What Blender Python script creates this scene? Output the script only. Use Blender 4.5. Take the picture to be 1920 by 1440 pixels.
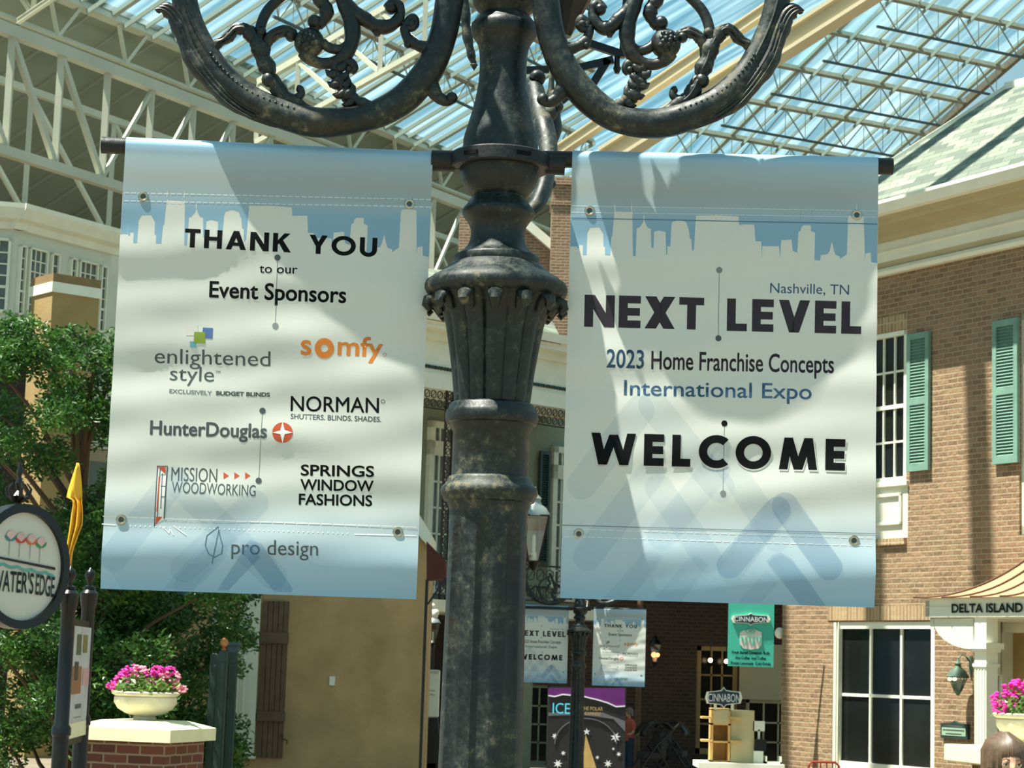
import bpy, bmesh, math, random
from math import sin, cos, pi, radians, atan, atan2, sqrt, tan
from mathutils import Vector, Matrix, noise
random.seed(7)
SC = bpy.context.scene
COL = SC.collection
for o in list(bpy.data.objects): bpy.data.objects.remove(o)

# ------------------------------------------------------------------ camera, world, sun, exposure
FPX = 3900.0
PITCH = atan(530/FPX); ROLL = radians(1.8)
CAM = Vector((0, 0, 1.9))
Fw = Vector((0, cos(PITCH), sin(PITCH))); R0 = Vector((1, 0, 0)); U0 = Vector((0, -sin(PITCH), cos(PITCH)))
Rr = cos(ROLL)*R0 + sin(ROLL)*U0; Uu = -sin(ROLL)*R0 + cos(ROLL)*U0
cd = bpy.data.cameras.new('camera'); cam = bpy.data.objects.new('camera', cd); COL.objects.link(cam)
cam.matrix_world = Matrix(((Rr.x, Uu.x, -Fw.x, CAM.x), (Rr.y, Uu.y, -Fw.y, CAM.y), (Rr.z, Uu.z, -Fw.z, CAM.z), (0, 0, 0, 1)))
cd.sensor_width = 36; cd.lens = FPX/1920*36; cd.clip_start = .05; cd.clip_end = 500
cd.dof.use_dof = True; cd.dof.focus_distance = 4.1; cd.dof.aperture_fstop = 30
SC.camera = cam

W = bpy.data.worlds.new('world'); SC.world = W; W.use_nodes = True
wn = W.node_tree; wn.nodes.clear()
wo = wn.nodes.new('ShaderNodeOutputWorld'); wb = wn.nodes.new('ShaderNodeBackground')
wt = wn.nodes.new('ShaderNodeTexCoord'); wz = wn.nodes.new('ShaderNodeTexNoise'); wr = wn.nodes.new('ShaderNodeValToRGB')
wz.inputs['Scale'].default_value = 7; wz.inputs['Detail'].default_value = 5
wr.color_ramp.elements[0].position = .42; wr.color_ramp.elements[0].color = (.33, .68, .84, 1)
wr.color_ramp.elements[1].position = .68; wr.color_ramp.elements[1].color = (.64, .89, .94, 1)
wn.links.new(wt.outputs['Generated'], wz.inputs['Vector']); wn.links.new(wz.outputs['Fac'], wr.inputs['Fac'])
wn.links.new(wr.outputs['Color'], wb.inputs['Color']); wn.links.new(wb.outputs[0], wo.inputs[0])
wb.inputs['Strength'].default_value = .78

SUN_DIR = Vector((.36, .125, -.925)).normalized()       # the way the sunlight travels
sl = bpy.data.lights.new('sun', 'SUN'); sl.energy = 12.5; sl.angle = radians(.5); sl.color = (1, .97, .86)
sun = bpy.data.objects.new('sun', sl); COL.objects.link(sun)
sun.rotation_euler = SUN_DIR.to_track_quat('-Z', 'Y').to_euler()

SC.view_settings.view_transform = 'Standard'; SC.view_settings.look = 'None'
SC.view_settings.gamma = 1; SC.view_settings.use_curve_mapping = False
SC.view_settings.exposure = 0.0

# ------------------------------------------------------------------ helpers
def ray(px, py): return Fw + Rr*((px-960)/FPX) + Uu*((720-py)/FPX)
def un(px, py, Y):
    d = ray(px, py); return CAM + d*(Y/d.y)
def hit(px, py, P0, n):
    d = ray(px, py); return CAM + d*((P0-CAM).dot(n)/d.dot(n))
def azv(a, e=0):
    a = radians(a); e = radians(e); return Vector((sin(a)*cos(e), cos(a)*cos(e), sin(e)))

class Frame:
    """a wall's own axes: x along the wall to the right, y into it, z up"""
    def __init__(s, P0, ang):
        s.P = Vector((P0.x, P0.y, 0)); s.a = ang
        s.ex = Vector((cos(ang), sin(ang), 0)); s.ey = Vector((-sin(ang), cos(ang), 0))
    def at(s, px, py, y=0):
        P = hit(px, py, s.P + s.ey*y, s.ey); d = P - s.P
        return d.dot(s.ex), P.z
    def world(s, x, y, z): return s.P + s.ex*x + s.ey*y + Vector((0, 0, z))

class MB:
    def __init__(s): s.v = []; s.f = []; s.m = []
    def add(s, vs, fs, mi=0):
        o = len(s.v); s.v += [tuple(v) for v in vs]
        s.f += [tuple(i+o for i in f) for f in fs]; s.m += [mi]*len(fs)
    def box(s, a, b, mi=0, M=None):
        x0, y0, z0 = a; x1, y1, z1 = b
        if x0 > x1: x0, x1 = x1, x0
        if y0 > y1: y0, y1 = y1, y0
        if z0 > z1: z0, z1 = z1, z0
        vs = [Vector(p) for p in ((x0, y0, z0), (x1, y0, z0), (x1, y1, z0), (x0, y1, z0), (x0, y0, z1), (x1, y0, z1), (x1, y1, z1), (x0, y1, z1))]
        if M: vs = [M @ v for v in vs]
        s.add(vs, [(0, 3, 2, 1), (4, 5, 6, 7), (0, 1, 5, 4), (1, 2, 6, 5), (2, 3, 7, 6), (3, 0, 4, 7)], mi)
    def bar(s, a, b, w, h=None, mi=0, up=Vector((0, 0, 1))):
        """square bar from a to b"""
        a = Vector(a); b = Vector(b); h = h or w
        d = b-a; L = d.length
        if L < 1e-6: return
        d /= L
        if abs(d.dot(up)) > .98: up = Vector((0, 1, 0))
        x = d.cross(up).normalized(); z = x.cross(d)
        vs = []
        for t in (a, b):
            for sx, sz in ((-1, -1), (1, -1), (1, 1), (-1, 1)): vs.append(t + x*(sx*w/2) + z*(sz*h/2))
        s.add(vs, [(0, 1, 2, 3), (7, 6, 5, 4), (0, 4, 5, 1), (1, 5, 6, 2), (2, 6, 7, 3), (3, 7, 4, 0)], mi)
    def tube(s, pts, rad, n=10, mi=0, flat=1.0, cap=True, up=Vector((0, 1, 0))):
        """round tube through pts; flat squeezes it along up"""
        pts = [Vector(p) for p in pts]
        if not hasattr(rad, '__len__'): rad = [rad]*len(pts)
        o = len(s.v); N = len(pts)
        for i, p in enumerate(pts):
            d = (pts[min(i+1, N-1)] - pts[max(i-1, 0)]).normalized()
            u = up - d*up.dot(d)
            if u.length < 1e-3: u = Vector((1, 0, 0)) - d*d.x
            u.normalize(); w = d.cross(u)
            for k in range(n):
                a = 2*pi*k/n; s.v.append(tuple(p + u*(cos(a)*rad[i]*flat) + w*(sin(a)*rad[i])))
        for i in range(N-1):
            for k in range(n):
                s.f.append((o+i*n+k, o+i*n+(k+1) % n, o+(i+1)*n+(k+1) % n, o+(i+1)*n+k)); s.m.append(mi)
        if cap:
            s.f.append(tuple(o+k for k in range(n))[::-1]); s.m.append(mi)
            s.f.append(tuple(o+(N-1)*n+k for k in range(n))); s.m.append(mi)
    def lathe(s, prof, n=32, c=(0, 0, 0), mi=0, fn=None):
        """prof: (radius, z) from bottom to top or back; fn(r, z, angle) bends the radius"""
        o = len(s.v); c = Vector(c)
        for r, z in prof:
            for k in range(n):
                a = 2*pi*k/n; q = fn(r, z, a) if fn else r
                s.v.append((c.x + q*cos(a), c.y + q*sin(a), c.z + z))
        up = prof[-1][1] >= prof[0][1]
        for i in range(len(prof)-1):
            for k in range(n):
                q = (o+i*n+k, o+i*n+(k+1) % n, o+(i+1)*n+(k+1) % n, o+(i+1)*n+k)
                s.f.append(q if up else q[::-1]); s.m.append(mi)
        e0 = tuple(o+k for k in range(n)); e1 = tuple(o+(len(prof)-1)*n+k for k in range(n))
        s.f += [e0[::-1] if up else e0, e1 if up else e1[::-1]]; s.m += [mi, mi]
    def ball(s, c, r, n=10, mi=0, sc=(1, 1, 1)):
        c = Vector(c); o = len(s.v); h = n//2+1
        for i in range(h+1):
            t = pi*i/h
            for k in range(n):
                a = 2*pi*k/n; s.v.append((c.x+r*sc[0]*sin(t)*cos(a), c.y+r*sc[1]*sin(t)*sin(a), c.z+r*sc[2]*cos(t)))
        for i in range(h):
            for k in range(n):
                s.f.append((o+i*n+k, o+(i+1)*n+k, o+(i+1)*n+(k+1) % n, o+i*n+(k+1) % n)); s.m.append(mi)
    def prism(s, poly, a, b, mi=0, axis='y'):
        """poly in (x, z), pushed from y=a to y=b"""
        n = len(poly)
        if sum(poly[i][0]*poly[(i+1) % n][1]-poly[(i+1) % n][0]*poly[i][1] for i in range(n)) < 0: poly = poly[::-1]
        if a > b: a, b = b, a
        vs = [(x, a, z) for x, z in poly] + [(x, b, z) for x, z in poly]
        fs = [tuple(range(n)), tuple(range(2*n-1, n-1, -1))] + [(i, i+n, (i+1) % n+n, (i+1) % n) for i in range(n)]
        if axis == 'x': vs = [(y, x, z) for x, y, z in vs]; fs = [f[::-1] for f in fs]
        s.add(vs, fs, mi)
    def build(s, name, mats, parent=None, smooth=False, loc=None, rz=None, bevel=0, ang=40):
        me = bpy.data.meshes.new(name); me.from_pydata(s.v, [], s.f)
        if not isinstance(mats, (list, tuple)): mats = [mats]
        for m in mats: me.materials.append(m)
        if len(mats) > 1: me.polygons.foreach_set('material_index', s.m)
        me.update()
        if smooth:
            me.polygons.foreach_set('use_smooth', [True]*len(me.polygons))
            try: me.set_sharp_from_angle(angle=radians(ang))
            except Exception: pass
        o = bpy.data.objects.new(name, me); COL.objects.link(o)
        if parent: o.parent = parent
        if loc is not None: o.location = loc
        if rz is not None: o.rotation_euler.z = rz
        if bevel:
            b = o.modifiers.new('bevel', 'BEVEL'); b.width = bevel; b.segments = 2; b.limit_method = 'ANGLE'
        return o

def thing(name, label, cat, loc=(0, 0, 0), rz=0, group=None):
    o = bpy.data.objects.new(name, None); COL.objects.link(o); o.empty_display_size = .1
    o.location = loc; o.rotation_euler.z = rz; return tag(o, label, cat, group)
def tag(o, label=None, cat=None, group=None, kind=None):
    if label: o['label'] = label
    if cat: o['category'] = cat
    if group: o['group'] = group
    if kind: o['kind'] = kind
    return o
def struct(o): o['kind'] = 'structure'; return o
def copy_tree(o, parent=None):
    c = o.copy(); COL.objects.link(c); c.parent = parent
    for ch in list(o.children): copy_tree(ch, c)
    return c

# ------------------------------------------------------------------ materials
def L(c):
    return tuple(((x/255)/12.92 if x/255 <= .04045 else ((x/255+.055)/1.055)**2.4) for x in c)
class NT:
    def __init__(s, name):
        s.m = bpy.data.materials.new(name); s.m.use_nodes = True; s.t = s.m.node_tree
        s.b = s.t.nodes['Principled BSDF']; s.o = s.t.nodes['Material Output']
    def n(s, typ, **kw):
        x = s.t.nodes.new('ShaderNode'+typ)
        for k, v in kw.items():
            if k[0] == '_': setattr(x, k[1:], v)
            else: x.inputs[k.replace('__', ' ')].default_value = v
        return x
    def l(s, a, b): s.t.links.new(a, b)
    def coord(s, kind='Object', scale=(1, 1, 1)):
        c = s.n('TexCoord'); m = s.n('Mapping'); m.inputs['Scale'].default_value = scale
        s.l(c.outputs[kind], m.inputs['Vector']); return m.outputs[0]
    def ramp(s, fac, stops):
        r = s.n('ValToRGB'); e = r.color_ramp.elements
        while len(e) < len(stops): e.new(.5)
        for i, (p, c) in enumerate(stops): e[i].position = p; e[i].color = (*c[:3], 1)
        s.l(fac, r.inputs['Fac']); return r.outputs['Color']
    def bump(s, h, strength=.3, dist=.01):
        b = s.n('Bump', Strength=strength, Distance=dist); s.l(h, b.inputs['Height']); s.l(b.outputs[0], s.b.inputs['Normal']); return b
def plain(name, c, rough=.6, metal=0, var=.12, scale=8, bump=0, bscale=None, spec=.5):
    """one colour with a little mottling"""
    t = NT(name); c = L(c)
    v = t.coord(); z = t.n('TexNoise', Scale=scale, Detail=5.0); t.l(v, z.inputs['Vector'])
    col = t.ramp(z.outputs['Fac'], [(.3, tuple(x*(1-var) for x in c)), (.7, tuple(min(1, x*(1+var)) for x in c))])
    t.l(col, t.b.inputs['Base Color']); t.b.inputs['Roughness'].default_value = rough; t.b.inputs['Metallic'].default_value = metal
    t.b.inputs['Specular IOR Level'].default_value = spec
    if bump:
        z2 = t.n('TexNoise', Scale=bscale or scale*6, Detail=6.0); t.l(v, z2.inputs['Vector']); t.bump(z2.outputs['Fac'], bump, .02)
    return t.m
def brick(name, c1, c2, mortar, bw=.2, bh=.075, ms=.012, bump=.6, dist=.012, off=.5, wash=.25):
    t = NT(name); c = t.n('TexCoord'); sp = t.n('SeparateXYZ'); t.l(c.outputs['Object'], sp.inputs[0])
    ad = t.n('Math', _operation='ADD'); t.l(sp.outputs[0], ad.inputs[0]); t.l(sp.outputs[1], ad.inputs[1])
    cb = t.n('CombineXYZ'); t.l(ad.outputs[0], cb.inputs[0]); t.l(sp.outputs[2], cb.inputs[1])
    wz_ = t.n('TexNoise', Scale=9.0, Detail=2.0); t.l(c.outputs['Object'], wz_.inputs['Vector'])
    mx = t.n('MixRGB', _blend_type='ADD'); mx.inputs['Fac'].default_value = .012; t.l(cb.outputs[0], mx.inputs[1]); t.l(wz_.outputs['Color'], mx.inputs[2])
    b = t.n('TexBrick', Scale=1.0); b.offset = off
    b.inputs['Brick Width'].default_value = bw; b.inputs['Row Height'].default_value = bh; b.inputs['Mortar Size'].default_value = ms
    b.inputs['Mortar Smooth'].default_value = .4; b.inputs['Bias'].default_value = 0
    b.inputs['Color1'].default_value = (*L(c1), 1); b.inputs['Color2'].default_value = (*L(c2), 1); b.inputs['Mortar'].default_value = (*L(mortar), 1)
    t.l(mx.outputs[0], b.inputs['Vector'])
    z = t.n('TexNoise', Scale=2.2, Detail=7.0, Roughness=.7); t.l(c.outputs['Object'], z.inputs['Vector'])
    lim = t.ramp(z.outputs['Fac'], [(.5, (0, 0, 0)), (.75, (wash, wash, wash))])
    m2 = t.n('MixRGB'); t.l(lim, m2.inputs[0]); t.l(b.outputs['Color'], m2.inputs[1]); m2.inputs[2].default_value = (*L(mortar), 1)
    t.l(m2.outputs[0], t.b.inputs['Base Color']); t.b.inputs['Roughness'].default_value = .9
    inv = t.n('Math', _operation='SUBTRACT'); inv.inputs[0].default_value = 1; t.l(b.outputs['Fac'], inv.inputs[1])
    z3 = t.n('TexNoise', Scale=14.0, Detail=5.0); t.l(c.outputs['Object'], z3.inputs['Vector'])
    a2 = t.n('Math', _operation='ADD'); t.l(inv.outputs[0], a2.inputs[0]); t.l(z3.outputs['Fac'], a2.inputs[1])
    t.bump(a2.outputs[0], bump, dist)
    return t.m
def shingle(name):
    t = NT(name); c = t.n('TexCoord'); sp = t.n('SeparateXYZ'); t.l(c.outputs['UV'], sp.inputs[0])
    b = t.n('TexBrick', Scale=1.0); b.offset = .5
    b.inputs['Brick Width'].default_value = .42; b.inputs['Row Height'].default_value = .2; b.inputs['Mortar Size'].default_value = .008
    b.inputs['Color1'].default_value = (*L((84, 96, 86)), 1); b.inputs['Color2'].default_value = (*L((140, 147, 128)), 1); b.inputs['Mortar'].default_value = (*L((78, 88, 78)), 1)
    # each course is sheared so the tabs read as slanted
    ad = t.n('Math', _operation='MULTIPLY_ADD'); t.l(sp.outputs[1], ad.inputs[0]); ad.inputs[1].default_value = .55; t.l(sp.outputs[0], ad.inputs[2])
    cb = t.n('CombineXYZ'); t.l(ad.outputs[0], cb.inputs[0]); t.l(sp.outputs[1], cb.inputs[1])
    t.l(cb.outputs[0], b.inputs['Vector']); t.l(b.outputs['Color'], t.b.inputs['Base Color']); t.b.inputs['Roughness'].default_value = .9
    inv = t.n('Math', _operation='SUBTRACT'); inv.inputs[0].default_value = 1; t.l(b.outputs['Fac'], inv.inputs[1]); t.bump(inv.outputs[0], .6, .01)
    return t.m
def iron():
    t = NT('weathered_iron'); v = t.coord()
    z = t.n('TexNoise', Scale=7.0, Detail=9.0, Roughness=.72); t.l(v, z.inputs['Vector'])
    z2 = t.n('TexNoise', Scale=46.0, Detail=8.0, Roughness=.75); t.l(v, z2.inputs['Vector'])
    ml = t.n('Math', _operation='MULTIPLY'); t.l(z.outputs['Fac'], ml.inputs[0]); t.l(z2.outputs['Fac'], ml.inputs[1])
    col = t.ramp(ml.outputs[0], [(.17, L((14, 21, 21))), (.245, L((24, 33, 33))), (.31, L((48, 56, 50))), (.385, L((112, 106, 82)))])
    z4 = t.n('TexNoise', Scale=4.0, Detail=8.0, Roughness=.8); t.l(v, z4.inputs['Vector'])
    rs = t.ramp(z4.outputs['Fac'], [(.58, (0, 0, 0)), (.70, (.5, .5, .5))])
    m2 = t.n('MixRGB'); t.l(rs, m2.inputs[0]); t.l(col, m2.inputs[1]); m2.inputs[2].default_value = (*L((88, 68, 38)), 1)
    t.l(m2.outputs[0], t.b.inputs['Base Color']); t.b.inputs['Roughness'].default_value = .42; t.b.inputs['Metallic'].default_value = .15
    t.l(t.ramp(ml.outputs[0], [(.18, (.30,)*3), (.36, (.75,)*3)]), t.b.inputs['Roughness'])
    t.bump(z2.outputs['Fac'], .25, .004)
    return t.m
def glass(name, tint=(.93, .97, .97), refl=.12, streak=False):
    t = NT(name); t.t.nodes.remove(t.b)
    tr = t.n('BsdfTransparent', Color=(*tint, 1)); gl = t.n('BsdfGlossy', Roughness=.04); mx = t.n('MixShader'); mx.inputs[0].default_value = refl
    t.l(tr.outputs[0], mx.inputs[1]); t.l(gl.outputs[0], mx.inputs[2])
    out = mx.outputs[0]
    if streak:
        df = t.n('BsdfTranslucent', Color=(.8, .92, .95, 1)); m2 = t.n('MixShader')
        v = t.coord('UV', (.9, .05, 1)); z = t.n('TexNoise', Scale=3.0, Detail=6.0); t.l(v, z.inputs['Vector'])
        t.l(t.ramp(z.outputs['Fac'], [(.42, (0, 0, 0)), (.72, (.14, .14, .14))]), m2.inputs[0])
        t.l(out, m2.inputs[1]); t.l(df.outputs[0], m2.inputs[2]); out = m2.outputs[0]
    t.l(out, t.o.inputs[0]); return t.m
def emit(name, c, s):
    t = NT(name); t.b.inputs['Base Color'].default_value = (*L(c), 1); t.b.inputs['Emission Color'].default_value = (*L(c), 1); t.b.inputs['Emission Strength'].default_value = s; return t.m

IRON = iron()
BLACK = plain('black_painted_metal', (20, 22, 22), .3, .2, .2, 6)
BLACKRING = plain('black_clamp_metal', (24, 27, 27), .5, .1, .3, 20, .1)
BRASSY = plain('nickel_grommet', (190, 185, 165), .22, 1, .05)
WHITE = plain('white_trim_paint', (226, 228, 208), .6, 0, .05, 3)
TRIM2 = plain('aged_cream_trim', (212, 213, 192), .7, 0, .08, 3)
SOFFIT = plain('tan_soffit', (176, 168, 134), .8, 0, .06, 2)
STEEL = plain('cream_painted_steel', (184, 185, 164), .55, 0, .08, 1.2)
RAFTER = plain('beige_rafter_steel', (196, 184, 150), .6, 0, .1, .7)
DECK = plain('roof_deck', (136, 146, 128), .8, 0, .1, .6)
MULL = plain('grey_glazing_bar', (150, 155, 140), .6, 0, .1, .5)
DARKBAR = plain('dark_glazing_bar', (70, 80, 74), .6, 0, .1, .5)
STUCCO = plain('tan_stucco', (176, 148, 102), .95, 0, .2, 2.2, .15, 34)
OCHRE = plain('ochre_stucco', (156, 132, 86), .95, 0, .1, 2, .3, 20)
BROWNWOOD = plain('brown_stained_wood', (98, 76, 56), .8, 0, .15, 9, .1)
TEAL = plain('weathered_teal_paint', (112, 148, 132), .75, 0, .14, 5, .1)
DKGREEN = plain('dark_green_paint', (34, 56, 48), .5, 0, .1, 4)
SIDING = plain('pale_grey_green_siding', (202, 206, 190), .8, 0, .05, 2)
SAGE = plain('sage_green_stucco', (126, 135, 114), .9, 0, .1, 2)
COPPER = plain('pinkish_copper_roof', (184, 144, 106), .6, 0, .08, 2.5)
STONE = plain('cast_stone', (204, 199, 176), .85, 0, .1, 10, .2)
CAPSTONE = plain('cream_cap_stone', (232, 226, 182), .8, 0, .05, 5, .1)
DARKGLASS = plain('dark_window_glass', (24, 27, 25), .12, 0, .3, 1.5, spec=.22)
GREYGLASS = plain('grey_window_glass', (92, 102, 96), .25, 0, .25, 4)
DARKWALL = plain('shade_dark_brown_wall', (44, 34, 26), .9, 0, .2, 3)  # deep shade under the gallery is put into this dark colour
BRICK = brick('tan_brick', (152, 121, 90), (122, 96, 71), (164, 148, 118), bump=1.0, dist=.02, wash=.4)
BRICKDK = brick('brown_brick', (150, 116, 92), (122, 92, 72), (168, 152, 124), bw=.21, bh=.07)
BRICKRED = brick('red_pier_brick', (110, 62, 46), (84, 46, 36), (140, 122, 96), bw=.21, bh=.075, ms=.01, wash=.05)
BRICKDIM = brick('shade_dim_brown_brick', (66, 48, 38), (52, 38, 30), (78, 64, 50), wash=.05)  # brick colour darkened to carry the shopfront's deep shade
SOLDIER = brick('soldier_brick', (170, 142, 104), (140, 114, 84), (182, 166, 132), bw=.075, bh=.3, off=0)
SHINGLE = shingle('pale_green_shingles')
PAVE = plain('beige_paving', (118, 108, 90), .9, 0, .15, 1.5)
INK = plain('black_print_ink', (8, 9, 10), .6, 0, .05, spec=.15)
INKPLUM = plain('charcoal_print_ink', (56, 50, 57), .6, 0, .05, spec=.2)
INKGREY = plain('grey_print_ink', (72, 80, 80), .5, 0, .05)
INKSOFT = plain('soft_grey_print_ink', (120, 128, 126), .5, 0, .05)
INKNAVY = plain('navy_print_ink', (46, 78, 108), .45, 0, .05)
INKBLUE = plain('steel_blue_print_ink', (72, 112, 146), .45, 0, .05)
INKORANGE = plain('orange_print_ink', (214, 126, 40), .45, 0, .05)
INKRUST = plain('rust_print_ink', (190, 80, 44), .45, 0, .05)
INKLINE = plain('sky_outline_print', (206, 204, 196), .5, 0, .02)

# ------------------------------------------------------------------ printed lettering
_tc = {}
def text_mesh(body, off=0.0):
    """outline of the words as flat triangles, base line at 0, cap height 1"""
    key = (body, off)
    if key in _tc: return _tc[key]
    c = bpy.data.curves.new('t', 'FONT'); c.body = body; c.size = 1; c.resolution_u = 4; c.fill_mode = 'FRONT'
    o = bpy.data.objects.new('t', c); COL.objects.link(o)
    bpy.context.view_layer.update()
    me = bpy.data.meshes.new_from_object(o.evaluated_get(bpy.context.evaluated_depsgraph_get()))
    vs = [Vector((v.co.x, v.co.y)) for v in me.vertices]; fs = [tuple(p.vertices) for p in me.polygons]
    bpy.data.objects.remove(o); bpy.data.curves.remove(c); bpy.data.meshes.remove(me)
    k = 1/.70; vs = [v*k for v in vs]
    if off:
        V = []; Fs = []
        for j in range(8):
            a = j*pi/4; n = len(V); V += [v + Vector((cos(a), sin(a)))*off for v in vs]; Fs += [tuple(i+n for i in f) for f in fs]
        vs, fs = V, Fs
    x0 = min(v.x for v in vs); x1 = max(v.x for v in vs)
    _tc[key] = ([((v.x-x0)/(x1-x0), v.y) for v in vs], fs)
    return _tc[key]

# heavy geometric capitals as pen strokes: each stroke is a centre line drawn with a flat nib
def arc(cx, cy, rx, ry, a0, a1, n=28): return [(cx+rx*cos(radians(a0+(a1-a0)*i/n)), cy+ry*sin(radians(a0+(a1-a0)*i/n))) for i in range(n+1)]
def heavy(ch, t):
    h = t/2; P = []
    def quad(*p): P.append(list(p))
    def ring(cx, cy, rx, ry, a0, a1, n=30):
        o = arc(cx, cy, rx, ry, a0, a1, n); i = arc(cx, cy, rx-t, ry-t, a0, a1, n)
        for k in range(n): quad(o[k], o[k+1], i[k+1], i[k])
    def slant(x0, x1, w=None):                       # foot at x0, head at x1 (left edges)
        w = w or t*1.08; quad((x0, 0), (x0+w, 0), (x1+w, 1), (x1, 1))
    if ch == 'T': w = .66; quad((0, 1-t), (w, 1-t), (w, 1), (0, 1)); quad((w/2-h, 0), (w/2+h, 0), (w/2+h, 1-t), (w/2-h, 1-t))
    elif ch == 'H': w = .76; quad((0, 0), (t, 0), (t, 1), (0, 1)); quad((w-t, 0), (w, 0), (w, 1), (w-t, 1)); quad((t, .5-h+.02), (w-t, .5-h+.02), (w-t, .5+h+.02), (t, .5+h+.02))
    elif ch == 'A':
        w = .86; m = w/2; T = t*1.1; quad((0, 0), (T, 0), (m+T/2, 1), (m-T/2, 1)); quad((w-T, 0), (w, 0), (m+T/2, 1), (m-T/2, 1)); quad((.22, .2), (w-.22, .2), (w-.28, .2+t*.85), (.28, .2+t*.85))
    elif ch == 'N': w = .8; quad((0, 0), (t, 0), (t, 1), (0, 1)); quad((w-t, 0), (w, 0), (w, 1), (w-t, 1)); quad((0, 1), (w-t*1.15, 0), (w, 0), (t*1.15, 1))
    elif ch == 'K': w = .76; quad((0, 0), (t, 0), (t, 1), (0, 1)); quad((t, .38), (t, .62), (w-t*1.35, 1), (w-.02, 1)); quad((w-t*1.3, 0), (w+.02, 0), (t*1.9, .68), (t*1.15, .5))
    elif ch == 'Y': w = .78; m = w/2; quad((m-h, 0), (m+h, 0), (m+h, .45), (m-h, .45)); quad((0, 1), (m-h, .4), (m+h*.6, .5), (t*1.15, 1)); quad((w, 1), (m+h, .4), (m-h*.6, .5), (w-t*1.15, 1))
    elif ch == 'O': w = 1.04; ring(.52, .5, .52, .52, 0, 360, 44)
    elif ch == 'U': w = .74; quad((0, .36), (t, .36), (t, 1), (0, 1)); quad((w-t, .36), (w, .36), (w, 1), (w-t, 1)); ring(w/2, .36, w/2, .38, 180, 360)
    elif ch == 'E':
        w = .58; quad((0, 0), (t, 0), (t, 1), (0, 1))
        for y, e in ((0, w), (.5-h, w-.02), (1-t, w)): quad((t, y), (e, y), (e, y+t), (t, y+t))
    elif ch == 'X': w = .8; T = t*1.28; quad((0, 0), (T, 0), (w, 1), (w-T, 1)); quad((w-T, 0), (w, 0), (T, 1), (0, 1))
    elif ch == 'L': w = .54; quad((0, 0), (t, 0), (t, 1), (0, 1)); quad((t, 0), (w, 0), (w, t), (t, t))
    elif ch == 'V': w = .84; m = w/2; T = t*1.15; quad((m-T/2, 0), (m+T/2, 0), (T, 1), (0, 1)); quad((m-T/2, 0), (m+T/2, 0), (w, 1), (w-T, 1))
    elif ch == 'W':
        w = 1.3; T = t*1.05; a = .34*w-T/2-.1; b = w-a-T
        quad((a, 0), (a+T, 0), (T, 1), (0, 1)); quad((a, 0), (a+T, 0), (w/2+T/2, .95), (w/2-T/2, .95))
        quad((b, 0), (b+T, 0), (w/2+T/2, .95), (w/2-T/2, .95)); quad((b, 0), (b+T, 0), (w, 1), (w-T, 1))
    elif ch == 'M':
        w = 1.12; T = t*1.02; quad((0, 0), (T, 0), (.14+T, 1), (.14, 1)); quad((w-T, 0), (w, 0), (w-.14, 1), (w-.14-T, 1))
        quad((w/2-T/2, 0), (w/2+T/2, 0), (.14+T, 1), (.14, 1)); quad((w/2-T/2, 0), (w/2+T/2, 0), (w-.14, 1), (w-.14-T, 1))
    elif ch == 'C': w = .84; ring(.52, .5, .52, .52, 48, 312, 36)
    else: w = .45
    return P, w
def heavy_mesh(body, t, gap):
    vs = []; fs = []; x = 0
    for ch in body:
        P, w = heavy(ch, t)
        for q in P:
            n = len(vs); vs += [(x+a, b) for a, b in q]; fs.append(tuple(range(n, n+len(q))))
        x += w + gap
    x -= gap
    return [(a/x, b) for a, b in vs], fs

# ------------------------------------------------------------------ banners
BW, BH = .612, .899
def homog(q):
    """maps the four photo corners of a banner to its own 0..BW, 0..-BH"""
    dst = [(0, 0), (BW, 0), (BW, -BH), (0, -BH)]
    A = []
    for (x, y), (u, v) in zip(q, dst):
        A.append([x, y, 1, 0, 0, 0, -u*x, -u*y, u]); A.append([0, 0, 0, x, y, 1, -v*x, -v*y, v])
    n = 8
    for i in range(n):
        p = max(range(i, n), key=lambda r: abs(A[r][i])); A[i], A[p] = A[p], A[i]
        for r in range(n):
            if r != i:
                k = A[r][i]/A[i][i]
                for c in range(i, 9): A[r][c] -= k*A[i][c]
    h = [A[i][8]/A[i][i] for i in range(n)]
    def f(x, y):
        d = h[6]*x+h[7]*y+1; return ((h[0]*x+h[1]*y+h[2])/d, (h[3]*x+h[4]*y+h[5])/d)
    return f
TR = .0172                                               # tube radius the sleeve is wrapped around
class Cloth:
    def __init__(s, seed): s.k = seed
    def y(s, x, z):
        """how far the cloth stands forward (negative) or back at x across, z down"""
        v = -z/BH; k = s.k
        if v < .02: return -TR-.0008
        w = -TR
        fade = min(1, max(0, (v-.13)/.1))
        w += fade*(.0013*sin(v*33+k+2.2*sin(x*5+k)) + .0011*sin(v*57+x*9+k*2) + .0008*noise.noise(Vector((x*9, v*13, k)))*2.2)
        w += .006*fade*(.5-.5*cos(min(1, (v-.13)/.75)*2*pi))*(.6+.4*sin(x*6+k))
        if v > .86: q = (v-.86)/.14; w += -.006*sin(q*pi) + .010*q*q
        return w
    def pt(s, x, z, eps=0): return (x, s.y(x, z)-eps, z)
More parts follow.
